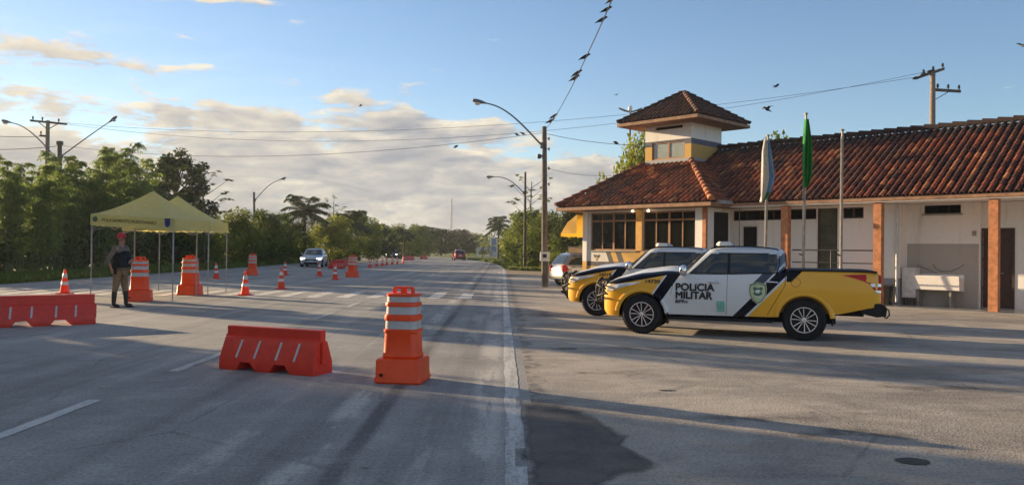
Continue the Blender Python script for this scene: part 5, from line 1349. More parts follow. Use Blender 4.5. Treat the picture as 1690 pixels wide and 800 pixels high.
for s, fx in ((-1, -.08), (1, .07)):
    b = SK(); k0 = b.n((fx*.78, s*.12, .42), .068); k0 = b.ch(k0, [((fx*.9, s*.12, .28), .062), ((fx, s*.122, .13), .052), ((fx, s*.122, .065), .056), ((fx+.09, s*.13, .052), .050), ((fx+.17, s*.137, .042), .036)]); skin('boot', b.v, b.e, b.r, M['boot'], of)
    q = MB(); q.prism([(fx-.06, s*.122-.045), (fx+.08, s*.13-.052), (fx+.20, s*.137-.03), (fx+.20, s*.137+.03), (fx+.08, s*.13+.052), (fx-.06, s*.122+.045)], .0, .022, 'xy'); q.build('sole', M['rubber'], of, bevel=.004)
q = MB(); rr = []
for z_, k in ((1.672, .99), (1.69, 1.03), (1.72, 1.02), (1.755, .92), (1.785, .68), (1.80, .3)): rr.append([(.012+.108*k*math.cos(a), .094*k*math.sin(a), z_) for a in [i*math.pi/12 for i in range(24)]])
q.rings(rr); cp_ = q.build('cap', M['cap_red'], of, smooth=50)
q = MB(); q.prism([(.08, -.075), (.13, -.07), (.19, -.045), (.205, 0), (.19, .045), (.13, .07), (.08, .075)], 1.675, 1.687, 'xy'); q.build('bill', M['boot'], cp_, bevel=.003)
for s in (-1, 1): q = MB(); q.lathe([(.001, -.004), (.007, 0), (.001, .004)], 8, c=(.098, s*.034, 1.655), axis='x'); q.build('eye', M['ink'], of)
q = MB(); q.box(.103, .108, -.022, .022, 1.598, 1.603); q.build('mouth', mat('lip', (.16, .06, .05), .6), of)

# ------------------------------------------------------------------ poles and lamps
def lamp_head(q, p, d, s=1.0):
    d = Vector(d).normalized(); e2 = Vector((-d.y, d.x, 0)).normalized(); e3 = d.cross(e2)
    rr = []
    for t_, w_, h_ in ((0, .04, .04), (.10, .07, .06), (.25, .13, .10), (.42, .16, .12), (.56, .13, .10), (.64, .04, .03)):
        rr.append([Vector(p)+d*t_*s+e2*(w_*s*math.cos(a))+Vector((0, 0, 1))*(h_*s*math.sin(a)*(.9 if math.sin(a) > 0 else .55)) for a in [k*math.pi/6 for k in range(12)]])
    q.rings(rr)
def lens_(p, d, s, parent):
    d = Vector(d).normalized(); c_ = Vector(p)+d*.40*s+Vector((0, 0, -.05*s)); q = MB(); q.rings([[c_+Vector((k*.14*s*math.cos(a), k*.13*s*math.sin(a), -z_*s)) for a in [i*math.pi/6 for i in range(12)]] for k, z_ in ((1, 0), (.9, .05), (.5, .09))]); q.build('lamp_glass', M['lamp_glass'], parent, smooth=50)
def pole(name, px, py, top, label, cat, rb, rt_, mt, arms=(), group=None, sq=False):
    b_ = GP(px, py); Y = b_.y; T = DP(*top, Y); o = empty(name, b_, 0, label, cat, group); d = Vector((T.x-b_.x, 0, T.z))
    q = MB(); q.tube([(0, 0, -.05), d*.5, d], [rb, (rb+rt_)/2, rt_], 10 if not sq else 4); q.build('pole', mt, o, smooth=50 if not sq else None)
    for (p0, p1, cpx) in arms:   # attachment px, lamp px, control px
        A, B = DP(*p0, Y)-b_, DP(*p1, Y)-b_; C_ = DP(*cpx, Y)-b_
        pts = bezier([A, A.lerp(C_, .6), C_, B], 18); q = MB(); q.tube(pts, [.04*(1-.35*i/18) for i in range(19)], 8); q.box(A.x-.06, A.x+.06, -.08, .08, A.z-.12, A.z+.12); ar = q.build('lamp_arm', M['steel2'], o, smooth=50)
        dv = (pts[-1]-pts[-2]).normalized(); q = MB(); lamp_head(q, pts[-1], dv, 1.0); lh = q.build('lamp_head', M['steel2'], o, smooth=50); lens_(pts[-1], dv, 1.0, lh)
    return o, b_, T
M['steel2'] = mat('lamp_steel', (.16, .165, .17), .5, .5)
def along(px, py, Y): return DP(px, py, Y)
mp, mpb, mpt = pole('utility_pole', 899, 473, (898.5, 209), 'dark utility pole with a white meter box and one street lamp arm', 'utility pole', .14, .095, M['pole'], [((894, 240), (804, 171), (835, 176))])
Y = mpb.y
q = MB(); c_ = DP(899, 423.5, Y)-mpb; q.box(-.20+c_.x, .18+c_.x, -.36, -.14, c_.z-.18, c_.z+.20); bx_ = q.build('meter_box', M['white_metal'], mp, bevel=.015); q = MB(); q.box(c_.x-.10, c_.x+.06, -.368, -.36, c_.z-.04, c_.z+.11); q.build('meter_window', M['black'], bx_)
q = MB(); q.tube([(.13, -.12, .1), (.13, -.12, c_.z)], .03, 8); q.build('conduit', M['concrete'], mp)
q = MB(); c_ = DP(890, 258, Y)-mpb; q.lathe([(.001, -.11), (.10, -.06), (.10, .06), (.001, .11)], 12, c=(c_.x, 0, c_.z)); q.tube([(c_.x, 0, c_.z), (0, 0, c_.z+.05)], .02, 6); q.build('lightning_arrester', M['dark_steel'], mp, smooth=50)
for py in (229, 246, 278, 304):
    c_ = DP(906, py, Y)-mpb; q = MB(); q.tube([(0, 0, c_.z), (c_.x, -.02, c_.z)], .014, 6); q.lathe([(.001, -.07), (.035, -.05), (.02, 0), (.04, .04), (.001, .07)], 10, c=(c_.x, -.02, c_.z)); q.build('insulator', M['dark_steel'], mp, smooth=50)
pole('utility_pole', 866, 445, (867, 284), 'thin wooden pole in front of the bushes, with a drooping street lamp arm', 'utility pole', .13, .08, M['wood'], [((864, 318), (816, 292), (838, 291))])
lp, lpb, lpt = pole('street_lamp', 97, 446, (98.5, 234), 'tall dark lamp pole with two long arms before the bamboo at the left', 'street lamp', .17, .12, M['pole'], [((97, 266), (20, 203), (45, 207)), ((101, 258), (178, 203), (150, 222))])
q = MB(); q.lathe([(.001, 0), (.19, .02), (.19, .22), (.001, .26)], 12, c=(lpt.x-lpb.x, 0, lpt.z-lpb.z-.2)); q.build('pole_cap', M['pole'], lp, smooth=50)
pole('street_lamp', 421, 435, (419, 317), 'single arm street lamp behind the dark red drum and left of the palm', 'street lamp', .13, .09, M['pole'], [((421, 330), (461, 297), (445, 302))])
# the power poles with crossarms
def hv_pole(px, top, Y, label, arms):
    T = DP(*top, Y); B = Vector((T.x, Y, 0)); o = empty('power_pole', B, 0, label, 'power pole', 'power poles')
    q = MB(); q.tube([(0, 0, 0), (0, 0, T.z)], [.20, .13], 10); q.build('pole', M['pole_l'], o, smooth=50)
    for (pa, pb, ins) in arms:
        A, Bb = DP(*pa, Y)-B, DP(*pb, Y)-B; q = MB(); q.rings([[p_+Vector((0, a_, c_)) for a_, c_ in ((-.06, -.07), (.06, -.07), (.06, .07), (-.06, .07))] for p_ in (A, Bb)]); q.build('crossarm', M['wood'], o)
        for f_ in ins: c_ = A.lerp(Bb, f_); q = MB(); q.lathe([(.03, .06), (.03, .13), (.075, .16), (.05, .22), (.07, .25), (.03, .34), (.001, .35)], 10, c=tuple(c_)); q.build('insulator', M['dark_steel'], o, smooth=50)
    return o, B, T
M['pole_l'] = mat('power_pole_concrete', (.22, .17, .13), .85, var=.2)
hl, hlb, hlt = hv_pole(78, (79, 199), 58, 'far power pole with a long crossarm sticking up out of the bamboo', [((50, 199), (110, 205), (.07, .33, .78)), ((66, 224), (80, 225), (.1,))])
q = MB(); a_ = DP(79, 214, 58)-hlb; b_ = DP(96, 204, 58)-hlb; c_ = DP(64, 202, 58)-hlb; q.tube([a_, b_], .03, 6); q.tube([a_, c_], .03, 6); q.build('brace', M['dark_steel'], hl)
hr, hrb, hrt = hv_pole(1538, (1539.5, 120), 42, 'power pole with two crossarms rising behind the long tiled roof', [((1513, 129), (1558, 114), (.25, .6, .95)), ((1537, 148), (1585, 151), (.22, .58, .95))])
q = MB(); a_ = DP(1541, 166, 42)-hrb; b_ = DP(1567, 151, 42)-hrb; q.tube([a_, b_], .02, 6); q.build('brace', M['dark_steel'], hr)
q = MB()
for px, py in ((1512, 129), (1525, 123), (1536, 118)): c_ = DP(px-6, py+1, 42)-hrb; e_ = DP(px+6, py-1, 42)-hrb; q.tube([c_, c_.lerp(e_, .5), e_], [.05, .09, .05], 8)
q.build('strain_insulator', M['dark_steel'], hr, smooth=50)
# three-petal lamp behind the tower
b_ = DP(1038, 300, 47); b_.z = 0; o = empty('mast_light', b_, 0, 'slim mast with a wing shaped double lamp and white globe, left behind the lookout tower', 'mast light')
T = DP(1040, 186, 47)-b_; q = MB(); q.tube([(0, 0, 0), T], [.09, .06], 10); q.build('pole', M['dark_steel'], o, smooth=50)
for s in (-1, 1):
    q = MB(); rr = [[T+Vector((s*x_, y_, z_+h_)) for y_, h_ in ((-w_, 0), (w_, 0), (w_*.8, .07), (-w_*.8, .07))] for x_, z_, w_ in ((.03, .0, .06), (.3, .07, .14), (.62, .20, .14), (.70, .24, .05))]; q.rings(rr); q.build('lamp_wing', M['steel2'], o, bevel=.01)
q = MB(); q.lathe([(.001, .05), (.10, .08), (.13, .20), (.12, .33), (.07, .40), (.001, .42)], 14, c=tuple(T)); q.build('globe', M['white'], o, smooth=60)
# radio mast far away
Yf = 420; b_ = DP(744, 400, Yf); b_.z = 0; top = DP(744.5, 327, Yf); o = empty('radio_mast', b_, 0, 'very tall thin lattice radio mast far beyond the trees', 'radio mast'); q = MB()
for a in range(3): q.tube([(.55*math.cos(a*2.09), .55*math.sin(a*2.09), 0), (.45*math.cos(a*2.09), .45*math.sin(a*2.09), top.z)], .16, 5)
for k in range(26):
    z0_, z1_ = top.z*k/26, top.z*(k+1)/26; a = k % 3; c_ = (k+1) % 3; q.tube([(.5*math.cos(a*2.09), .5*math.sin(a*2.09), z0_), (.5*math.cos(c_*2.09), .5*math.sin(c_*2.09), z1_)], .10, 4)
q.build('lattice', M['steel'], o)
# far white sign pylon and gate
Yf = 170; o = empty('sign_pylon', (DP(815, 410, Yf).x, Yf, 0), 0, 'small pale sign tower at the far end of the road, left of the palm', 'sign'); q = MB(); h_ = DP(815, 392, Yf).z; q.box(-.75, .75, -.3, .3, 0, h_); q.build('pylon', M['white_metal'], o, bevel=.03)
q = MB(); q.box(-.5, .5, -.33, -.301, h_*.62, h_*.95); q.box(-.5, .5, -.33, -.301, h_*.25, h_*.55); q.build('sign_face', mat('sign_blue', (.18, .24, .42), .6), o)
o = empty('gate_portal', (DP(799, 412, Yf).x, Yf, 0), 0, 'low pale portal joined to the foot of the far sign tower', 'portal'); h2 = DP(799, 408.5, Yf).z; q = MB(); q.box(-1.6, 1.4, -.2, .2, h2-.45, h2); q.box(-1.6, -1.2, -.19, .19, 0, h2-.45); q.box(1.0, 1.38, -.19, .19, 0, h2-.45); q.build('frame', M['white_metal'], o, bevel=.02); q = MB(); q.box(-1.7, 1.5, -.3, .3, h2+.001, h2+.12); q.build('coping', M['steel'], o)
# two little road signs
for px, lab in ((796.5, 'small dark road sign on a post at the tip of the right grass bank'),):
    b_ = GP(px, 427); o = empty('road_sign', b_, 0, lab, 'road sign'); q = MB(); q.tube([(0, 0, 0), (0, 0, 1.9)], .05, 6); q.build('post', M['dark_steel'], o); q = MB(); q.box(-.25, .25, -.06, -.04, 1.3, 1.9); q.build('sign_plate', M['navy_p'], o)

# ------------------------------------------------------------------ wires
M['wire'] = mat('cable', (.03, .03, .032), .7)
def wire(name, A, B, sag, r, label, group=None, n=40):
    A, B = Vector(A), Vector(B); pts = [A.lerp(B, i/n)-Vector((0, 0, 4*sag*(i/n)*(1-i/n))) for i in range(n+1)]
    c_ = pts[n//2]; q = MB(); q.tube([p-c_ for p in pts], r, 5); o = q.build(name, M['wire'], smooth=60); o.location = c_; tag(o, label, 'cable', group); return pts
wp1 = wire('overhead_cable', mpt+Vector((.1, 0, -.05)), DP(1062, -120, 9.5), .28, .010, 'cable with perched birds running up from the main pole to the top edge')
wire('overhead_cable', DP(108, 203, 58), DP(1513, 127.5, 42), 1.6, .010, 'upper of the two long power lines crossing the sky behind the lookout tower')
wire('overhead_cable', DP(90, 202, 58), DP(1560, 112, 42.3), 2.5, .010, 'lower of the two long power lines crossing the sky behind the lookout tower')
wp2 = wire('overhead_cable', DP(99, 240, lpb.y), DP(898, 219, mpb.y),   .80, .009, 'low cable across the road from the two armed lamp to the main pole')
wp3 = wire('overhead_cable', DP(903, 221, mpb.y), DP(1060, 240, 29.5), .10, .010, 'short cable from the top of the main pole towards the lookout tower')
wire('overhead_cable', DP(905, 278, mpb.y), DP(1010, 290, 30.2), .10, .008, 'lowest cable from the main pole to the roof of the front room')
wire('overhead_cable', DP(-40, 246, 50), DP(97, 241, lpb.y), .1, .02, 'cable leaving the two armed lamp towards the left edge')
wire('overhead_cable', DP(-40, 222, 55), DP(68, 225, 58), .1, .02, 'cable leaving the lower bracket of the far left power pole')

# ------------------------------------------------------------------ birds
M['bird'] = mat('dark_feathers', (.02, .022, .03), .6)
def bird_mesh(flying=False):
    q = MB(); rr = []
    for x_, z_, w_, h_ in ((-.13, -.045, .010, .004), (-.07, -.02, .022, .012), (-.04, -.005, .030, .028), (.0, .008, .036, .038), (.035, .022, .030, .034), (.055, .036, .022, .024), (.075, .048, .022, .022), (.092, .050, .016, .016), (.10, .049, .006, .006), (.118, .046, .001, .001)):
        rr.append([(x_, w_*math.cos(a), z_+h_*math.sin(a)) for a in [k*math.pi/5 for k in range(10)]])
    q.rings(rr)
    if flying:
        for s in (-1, 1): q.rings([[(x_+dx, s*y_, z_+dz) for dx, dz in ((-.05*k, 0), (.04*k, .006), (.04*k, -.002))] for x_, y_, z_, k in ((0, .02, .02, 1), (.02, .10, .06, .9), (-.03, .19, .05, .35))])
    else:
        for s in (-1, 1): q.tube([(.0, s*.012, -.025), (.0, s*.014, -.055)], .004, 5); q.rings([[(x_, s*(w_), z_+h_) for h_ in (-.02*k, .018*k, 0)] for x_, z_, w_, k in ((.03, .015, .034, .6), (-.03, 0, .034, 1), (-.10, -.03, .014, .4))])
    return q
bs_ = {}
def bird(loc, label, fly=False, rz=0, s=1.25, group='birds perched on the cable'):
    if fly not in bs_: o = bird_mesh(fly).build('bird', M['bird'], smooth=50); bs_[fly] = o
    else: o = bs_[fly].copy(); COL.objects.link(o)
    o.location = loc; o.rotation_euler = (0, 0, rz); o.scale = (s, s, s); tag(o, label, 'bird', group if not fly else 'birds in flight'); return o
def proj(P):
    d = P-CP; z_ = d.dot(fw); return 845+F*d.dot(rt)/z_, 400-F*d.dot(up)/z_
def on_wire(pts, val, ax=1):
    for a_, b_ in zip(pts, pts[1:]):
        pa, pb = proj(a_)[ax], proj(b_)[ax]
        if (pa-val)*(pb-val) <= 0 and pa != pb: return a_.lerp(b_, (val-pa)/(pb-pa))
    return pts[0]
for i, (py, lab, sc_) in enumerate(((5, 'topmost perched bird, cut close by the top edge', .62), (21, 'second perched bird from the top of the cable', .70), (38, 'third perched bird from the top of the cable', .75), (99, 'lone perched bird halfway down the cable', .9), (126, 'upper bird of the close pair on the cable', 1.0), (134, 'lower bird of the close pair on the cable', 1.0), (196, 'small bird near the foot of the cable, upper one', 1.2), (204, 'small bird just above the top of the main pole', 1.3))):
    p = on_wire(wp1, py); bird(p+Vector((0, 0, .05*1.25*sc_)), lab, False, R(-25+uni(-15, 15)), 1.25*sc_)
for px, lab in ((853, 'left bird of two on the low cable beside the main pole'), (863, 'right bird of two on the low cable beside the main pole')): bird(on_wire(wp2, px, 0)+Vector((0, 0, .07)), lab, False, R(150), 1.25)
for px, py, Y, lab, rz in ((752, 243, 40, 'bird in flight over the road, below the low cable', 20), (1017, 237, 32, 'bird in flight left of the lookout tower', 160), (1266, 181, 24, 'bird in flight above the left flagpole', 200), (1281, 143, 34, 'bird in flight right of the tower top, near the power lines', 10), (1017, 157, 60, 'distant speck of a bird above the mast light', 60), (595, 175, 60, 'distant bird before the small cloud left of the street lamp head', 10), (1688, 76, 26, 'bird cut by the right edge of the picture', 90)): bird(DP(px, py, Y), lab, True, R(rz), 1.3)

# ------------------------------------------------------------------ vegetation
def leaf_mat(name, a, b_, tr=.35):
    m, g, b = newmat(name); b.inputs['Roughness'].default_value = .55; b.inputs['Specular IOR Level'].default_value = .3; L = m.node_tree.links
    x, y, z = g.coords(); at = m.node_tree.nodes.new('ShaderNodeAttribute'); at.attribute_name = 'tint'; t = X(m.node_tree, at.outputs['Fac'])
    oi = m.node_tree.nodes.new('ShaderNodeObjectInfo'); rn = X(m.node_tree, oi.outputs['Random'])
    n = g.noise(g.vec, .55, 3); col = g.mix((t*.6+n*.5+rn*.25-.18).clamp(), a, b_)
    L.new(col, b.inputs['Base Color']); tl = m.node_tree.nodes.new('ShaderNodeBsdfTranslucent'); L.new(col, tl.inputs[0]); mx = m.node_tree.nodes.new('ShaderNodeMixShader'); mx.inputs[0].default_value = tr
    L.new(b.outputs[0], mx.inputs[1]); L.new(tl.outputs[0], mx.inputs[2]); L.new(mx.outputs[0], m.node_tree.nodes['Material Output'].inputs[0]); return m
M['leaf'] = leaf_mat('broad_leaves', (.045, .080, .015), (.26, .31, .05), .5); M['leaf_y'] = leaf_mat('yellow_green_leaves', (.09, .13, .018), (.38, .39, .055), .5); M['bamboo'] = leaf_mat('bamboo_leaves', (.075, .115, .028), (.34, .42, .10), .55); M['leaf_d'] = leaf_mat('dark_leaves', (.028, .046, .014), (.11, .14, .036)); M['palm'] = leaf_mat('palm_leaves', (.03, .05, .014), (.12, .15, .035), .3); M['bark'] = mat('bark', (.11, .085, .06), .95, var=.4, scale=5, bump=.5)
M['grassblade'] = leaf_mat('grass_blades', (.055, .085, .012), (.16, .20, .03), .3)
class Leaves:
    def __init__(s): s.v = []; s.f = []; s.t = []
    def leaf(s, p, d, n_, L, W, t):
        b0 = len(s.v); w_ = d.cross(n_)
        if w_.length < 1e-4: w_ = Vector((1, 0, 0))
        w_.normalize(); m_ = p+d*(L*.45)
        s.v += [tuple(p), tuple(m_+w_*W), tuple(p+d*L), tuple(m_-w_*W)]; s.f.append((b0, b0+1, b0+2, b0+3)); s.t += [t]*4
    def blob(s, c, r, n, L, W, sq=.8, down=.25):
        tb = rnd()
        for _ in range(n):
            u = Vector((random.gauss(0, 1), random.gauss(0, 1), random.gauss(0, 1))).normalized(); k = r*(.35+.65*rnd()**.5)
            p = c+Vector((u.x*k, u.y*k, u.z*k*sq)); d = (u*.6+Vector((uni(-1, 1), uni(-1, 1), uni(-1, .6)-down))).normalized(); nn = (Vector((uni(-1, 1), uni(-1, 1), 1.2))).normalized()
            s.leaf(p, d, nn, L*uni(.6, 1.3), W*uni(.7, 1.2), min(1, max(0, tb*.6+rnd()*.4)))
    def build(s, name, material, parent):
        me = bpy.data.meshes.new(name); me.from_pydata(s.v, [], s.f); me.materials.append(material); at = me.attributes.new('tint', 'FLOAT', 'POINT'); at.data.foreach_set('value', s.t)
        o = bpy.data.objects.new(name, me); COL.objects.link(o)
        if parent: o.parent = parent
        return o
PROTO = {}
def broad(seed, h, w_, nb, mt, trunk=.28, lf=(.26, .10), per=170, open_=False):
    random.seed(seed); o = empty('tree'); q = MB(); lv = Leaves(); tips = []
    q.tube([(0, 0, -.1), (uni(-.1, .1), uni(-.1, .1), h*trunk*.6), (uni(-.2, .2), uni(-.2, .2), h*trunk*1.2), (uni(-.2, .2), uni(-.2, .2), h*.75)], [h*.028, h*.022, h*.017, h*.006], 8)
    for i in range(nb):
        a = i*2.4+uni(-.4, .4); f_ = (i+.5)/nb; zz = h*(trunk+(1-trunk)*.92*f_); rad = w_*.5*math.sin(math.pi*(.18+.80*f_))**.8*uni(.55, 1.1)
        c_ = Vector((rad*math.cos(a), rad*math.sin(a), zz)); st = Vector((0, 0, h*(trunk*.7+.45*f_)))
        q.tube(bezier([st, st.lerp(c_, .5)+Vector((0, 0, .1*h*(.5-f_)+.1)), c_], 6), [h*.010*(1-.8*k/6) for k in range(7)], 5)
        r = w_*(.13 if open_ else .19)*uni(.75, 1.25); lv.blob(c_, r, int(per*uni(.7, 1.3)), *lf)
        for k in range(3 if not open_ else 2): lv.blob(c_+Vector((uni(-1, 1), uni(-1, 1), uni(-.5, .7)))*r*1.05, r*uni(.4, .65), int(per*.35), *lf)
    q.build('trunk', M['bark'], o, smooth=60); lv.build('crown', mt, o); return o
def bamboo(seed, h, n=20):
    random.seed(seed); o = empty('bamboo_clump'); q = MB(); lv = Leaves()
    for i in range(n):
        a = uni(0, 6.28); b0 = Vector((uni(-.7, .7), uni(-.7, .7), 0)); hh = h*uni(.62, 1.05); ln = uni(.25, 1.2); dr = Vector((math.cos(a), math.sin(a), 0))
        pts = bezier([b0, b0+Vector((0, 0, hh*.6)), b0+dr*ln*.5+Vector((0, 0, hh*.98)), b0+dr*ln*1.4+Vector((0, 0, hh*.93))], 12); q.tube(pts, [.035*(1-.9*k/12) for k in range(13)], 5)
        tb = rnd()
        for k in range(2, 13):
            for _ in range(5):
                d = Vector((uni(-1, 1), uni(-1, 1), uni(-.1, .6))).normalized(); L_ = uni(.35, .95)*(1.15-.05*k); p0 = pts[k]
                for j in range(8):
                    f_ = (j+.5)/8; p = p0+d*L_*f_+Vector((0, 0, -.35*f_*f_*L_)); dd = (d*.5+Vector((uni(-.7, .7), uni(-.7, .7), -.75))).normalized()
                    lv.leaf(p, dd, Vector((uni(-1, 1), uni(-1, 1), .8)).normalized(), uni(.20, .38), uni(.022, .040), min(1, max(0, tb*.5+.5*rnd())))
    q.build('culms', mat('bamboo_culm', (.16, .17, .06), .6, var=.3) if 'culm' not in M else M['culm'], o, smooth=60); lv.build('foliage', M['bamboo'], o); return o
M['culm'] = mat('bamboo_culm', (.16, .17, .06), .6, var=.3)
def palm(seed, h, nf=18, fl=2.0):
    random.seed(seed); o = empty('palm_tree'); q = MB(); q.tube([(0, 0, 0), (.05, 0, h*.5), (0, .05, h)], [.20, .15, .13], 10); q.build('trunk', M['bark'], o, smooth=60); lv = Leaves(); q = MB()
    for i in range(nf):
        a = i*2.4+uni(-.2, .2); e = -.75+2.2*((i*7) % nf)/nf; dr = Vector((math.cos(a), math.sin(a), 0)); L_ = fl*uni(.85, 1.1); p0 = Vector((0, .05, h))
        hx = math.cos(e*.9)*.95+.1; hz = math.sin(e*1.0)
        pts = bezier([p0, p0+dr*L_*.30*hx+Vector((0, 0, L_*(.32*hz+.10))), p0+dr*L_*.75*hx+Vector((0, 0, L_*(.85*hz+.05))), p0+dr*L_*1.05*hx+Vector((0, 0, L_*(.75*hz-.18)))], 18); q.tube(pts, [.035*(1-.85*k/18) for k in range(19)], 4)
        sd = Vector((-dr.y, dr.x, 0)); tb = rnd()
        for k in range(1, 18):
            tn = (pts[k+1]-pts[k]).normalized()
            for s_ in (-1, 1):
                for m_ in range(3):
                    d = (sd*s_+tn*.7+Vector((uni(-.2, .2), uni(-.2, .2), -.25-.55*rnd()))).normalized(); lv.leaf(pts[k].lerp(pts[k+1], m_/3), d, Vector((uni(-.5, .5), uni(-.5, .5), 1)), fl*.32*math.sin(math.pi*(k+3)/22)+.15, .050, tb*.6+.4*rnd())
    q.build('frond_stems', M['culm'], o); lv.build('fronds', M['palm'], o); return o
def sparse(seed, h):
    random.seed(seed); o = empty('tree'); q = MB(); lv = Leaves(); q.tube([(0, 0, 0), (.1, 0, h*.4), (.2, .1, h*.9)], [.10, .07, .03], 8)
    for i in range(17):
        f_ = .30+.68*(i/17); a = i*2.4; st = Vector((.15*f_, .05, h*f_*.88)); L_ = h*uni(.14, .30)*(1.25-f_*.6); c_ = st+Vector((math.cos(a)*L_, math.sin(a)*L_, L_*uni(.35, .9)))
        q.tube(bezier([st, st.lerp(c_, .6)-Vector((0, 0, .1)), c_], 6), [.03*(1-.7*k/6) for k in range(7)], 5)
        for k in range(3):
            cc = c_+Vector((uni(-.35, .35), uni(-.35, .35), uni(-.2, .2)))
            for _ in range(15):
                aa = uni(0, 6.28); lv.leaf(cc, Vector((math.cos(aa), math.sin(aa), uni(-.5, .25))).normalized(), Vector((0, 0, 1)), uni(.22, .42), uni(.07, .12), rnd())
    q.build('trunk', M['bark'], o, smooth=60); lv.build('crown', M['leaf_y'], o); return o
protos = {
 'A': broad(11, 6, 5.2, 26, M['leaf'], .10), 'B': broad(12, 5, 5.0, 24, M['leaf_y'], .08), 'C': broad(13, 6.5, 4.6, 28, M['leaf_d'], .12), 'D': broad(14, 8.5, 4.8, 30, M['leaf_d'], .36, (.24, .10), 190, True),
 'M': bamboo(21, 7.2, 24), 'N': bamboo(22, 6.4, 20), 'P': palm(31, 5.0, 25, 2.5), 'Q': sparse(41, 7.6), 'S': broad(15, 2.6, 3.4, 18, M['leaf_y'], .02, (.22, .09), 150), 'T': broad(16, 5.5, 5.5, 26, M['leaf'], .06), 'P2': palm(33, 3.4, 19, 1.6)}
H0 = {'A': 6, 'B': 5, 'C': 6.5, 'D': 8.5, 'M': 7.2, 'N': 6.4, 'P': 6.9, 'Q': 7.6, 'S': 2.6, 'T': 5.5, 'P2': 4.6}
usedp = set(); random.seed(99)
def plant(k, px, ytop, Y, label, cat, wsc=1.0, name=None, X_=None, group=None, hh=None):
    o = protos[k] if k not in usedp else copy_tree(protos[k]); usedp.add(k)
    b_ = DP(px, 420, Y) if X_ is None else Vector((X_, Y, 0)); h = hh or DP(px, ytop, Y).z; s = h/H0[k]
    o.location = (b_.x, Y, 0); o.scale = (s*wsc, s*wsc, s); o.rotation_euler.z = uni(0, 6.28)
    for a_ in ('group',):
        if a_ in o: del o[a_]
    tag(o, label, cat, group)
    if name: o.name = name
    return o
BG = 'bamboo clumps along the left verge'; LT = 'trees beyond the left verge'; FT = 'far trees along the road'
plant('M', 18, 252, 39, 'bright bamboo clump at the left edge of the picture', 'bamboo', .9, group=BG)
plant('N', 60, 268, 41, 'lower bamboo clump between the left edge and the two armed lamp', 'bamboo', 1.0, group=BG)
plant('M', 108, 244, 45, 'tall bamboo clump directly behind the two armed lamp pole', 'bamboo', .95, group=BG)
plant('N', 150, 252, 47, 'bamboo clump right of the two armed lamp, above the tent corner', 'bamboo', 1.05, group=BG)
plant('M', 190, 226, 52, 'tallest bamboo clump with a thin wisp reaching up, left of the tent peak', 'bamboo', .8, group=BG)
plant('M', 226, 248, 54, 'rightmost bamboo clump behind the peak of the near tent', 'bamboo', .9, group=BG)
plant('C', 40, 300, 46, 'dark tree filling the shade behind the bamboo at the left edge', 'tree', 1.3, group=LT)
plant('C', 130, 305, 50, 'dark tree in the shade behind the two armed lamp pole', 'tree', 1.4, group=LT)
plant('C', 215, 300, 56, 'dark tree in the shade behind the near tent', 'tree', 1.4, group=LT)
plant('D', 290, 250, 62, 'tall round crowned dark tree rising above the tents', 'tree', 1.05, group=LT)
plant('Q', 338, 272, 60, 'thin open branched tree right of the tall dark one, above the far tent', 'tree', 1.1, group=LT)
plant('A', 262, 330, 60, 'broad tree behind the far canopy tent', 'tree', 1.1, group=LT)
plant('T', 318, 345, 63, 'rounded tree just right of the far tent peak', 'tree', 1.1, group=LT)
plant('B', 385, 352, 68, 'yellow green tree between the far tent and the single arm lamp', 'tree', 1.1, group=LT)
plant('A', 440, 350, 72, 'broad green tree right behind the single arm street lamp', 'tree', 1.25, group=LT)
plant('T', 478, 366, 76, 'low tree left of the big palm', 'tree', 1.0, group=LT)
plant('P', 503, 316, 76, 'big dark palm with drooping fronds standing free against the sky', 'palm', 1.0)
plant('Q', 550, 322, 84, 'open crowned tree right of the big palm', 'tree', .9, group=LT)
plant('B', 545, 362, 80, 'yellow green bushy tree right of the big palm trunk', 'tree', 1.2, group=LT)
plant('A', 592, 352, 92, 'dark green tree above the pair of far red barriers', 'tree', 1.1, group=FT)
plant('P2', 578, 345, 86, 'low palm half buried in the trees above the far drum', 'palm', 1.3)
plant('C', 622, 368, 104, 'tree above the start of the distant cone row', 'tree', 1.2, group=FT)
plant('T', 655, 373, 120, 'tree behind the dark suv', 'tree', 1.3, group=FT)
plant('P2', 667, 375, 112, 'small bright palm at the kerb right of the dark suv', 'palm', 1.0)
plant('A', 690, 372, 140, 'tree right of the small bright palm', 'tree', 1.2, group=FT)
plant('P', 708, 371, 150, 'far palm poking out of the trees left of the radio mast', 'palm', 1.2)
plant('C', 728, 377, 170, 'dark tree under the radio mast', 'tree', 1.6, group=FT)
plant('C', 758, 378, 190, 'dark tree behind the red hatchback', 'tree', 1.7, group=FT)
plant('A', 783, 386, 230, 'last tree at the end of the left row', 'tree', 1.8, group=FT)
plant('T', 802, 391, 300, 'far tree closing the end of the road', 'tree', 2.6, group=FT)
plant('P', 822, 352, 100, 'palm at the end of the right grass bank beside the sign tower', 'palm', .8)
plant('B', 864, 366, 84, 'yellow green bush tree next to the right palm', 'tree', .9, group='trees right of the road')
plant('A', 872, 348, 66, 'bushy tree behind the thin wooden pole', 'tree', .95, group='trees right of the road')
plant('Q', 872, 284, 70, 'tall airy tree with big leaves above the thin wooden pole', 'tree', .95, group='trees right of the road')
plant('T', 905, 352, 62, 'bushy tree right behind the main utility pole', 'tree', .95, group='trees right of the road')
plant('C', 945, 345, 58, 'dark tree behind the yellow awning', 'tree', 1.0, group='trees right of the road')
plant('T', 985, 330, 60, 'tree mostly hidden behind the front room roof', 'tree', 1.0, group='trees right of the road')
plant('B', 1050, 236, 45, 'sunlit tree rising behind the lookout tower, left side', 'tree', .42, group='trees behind the post')
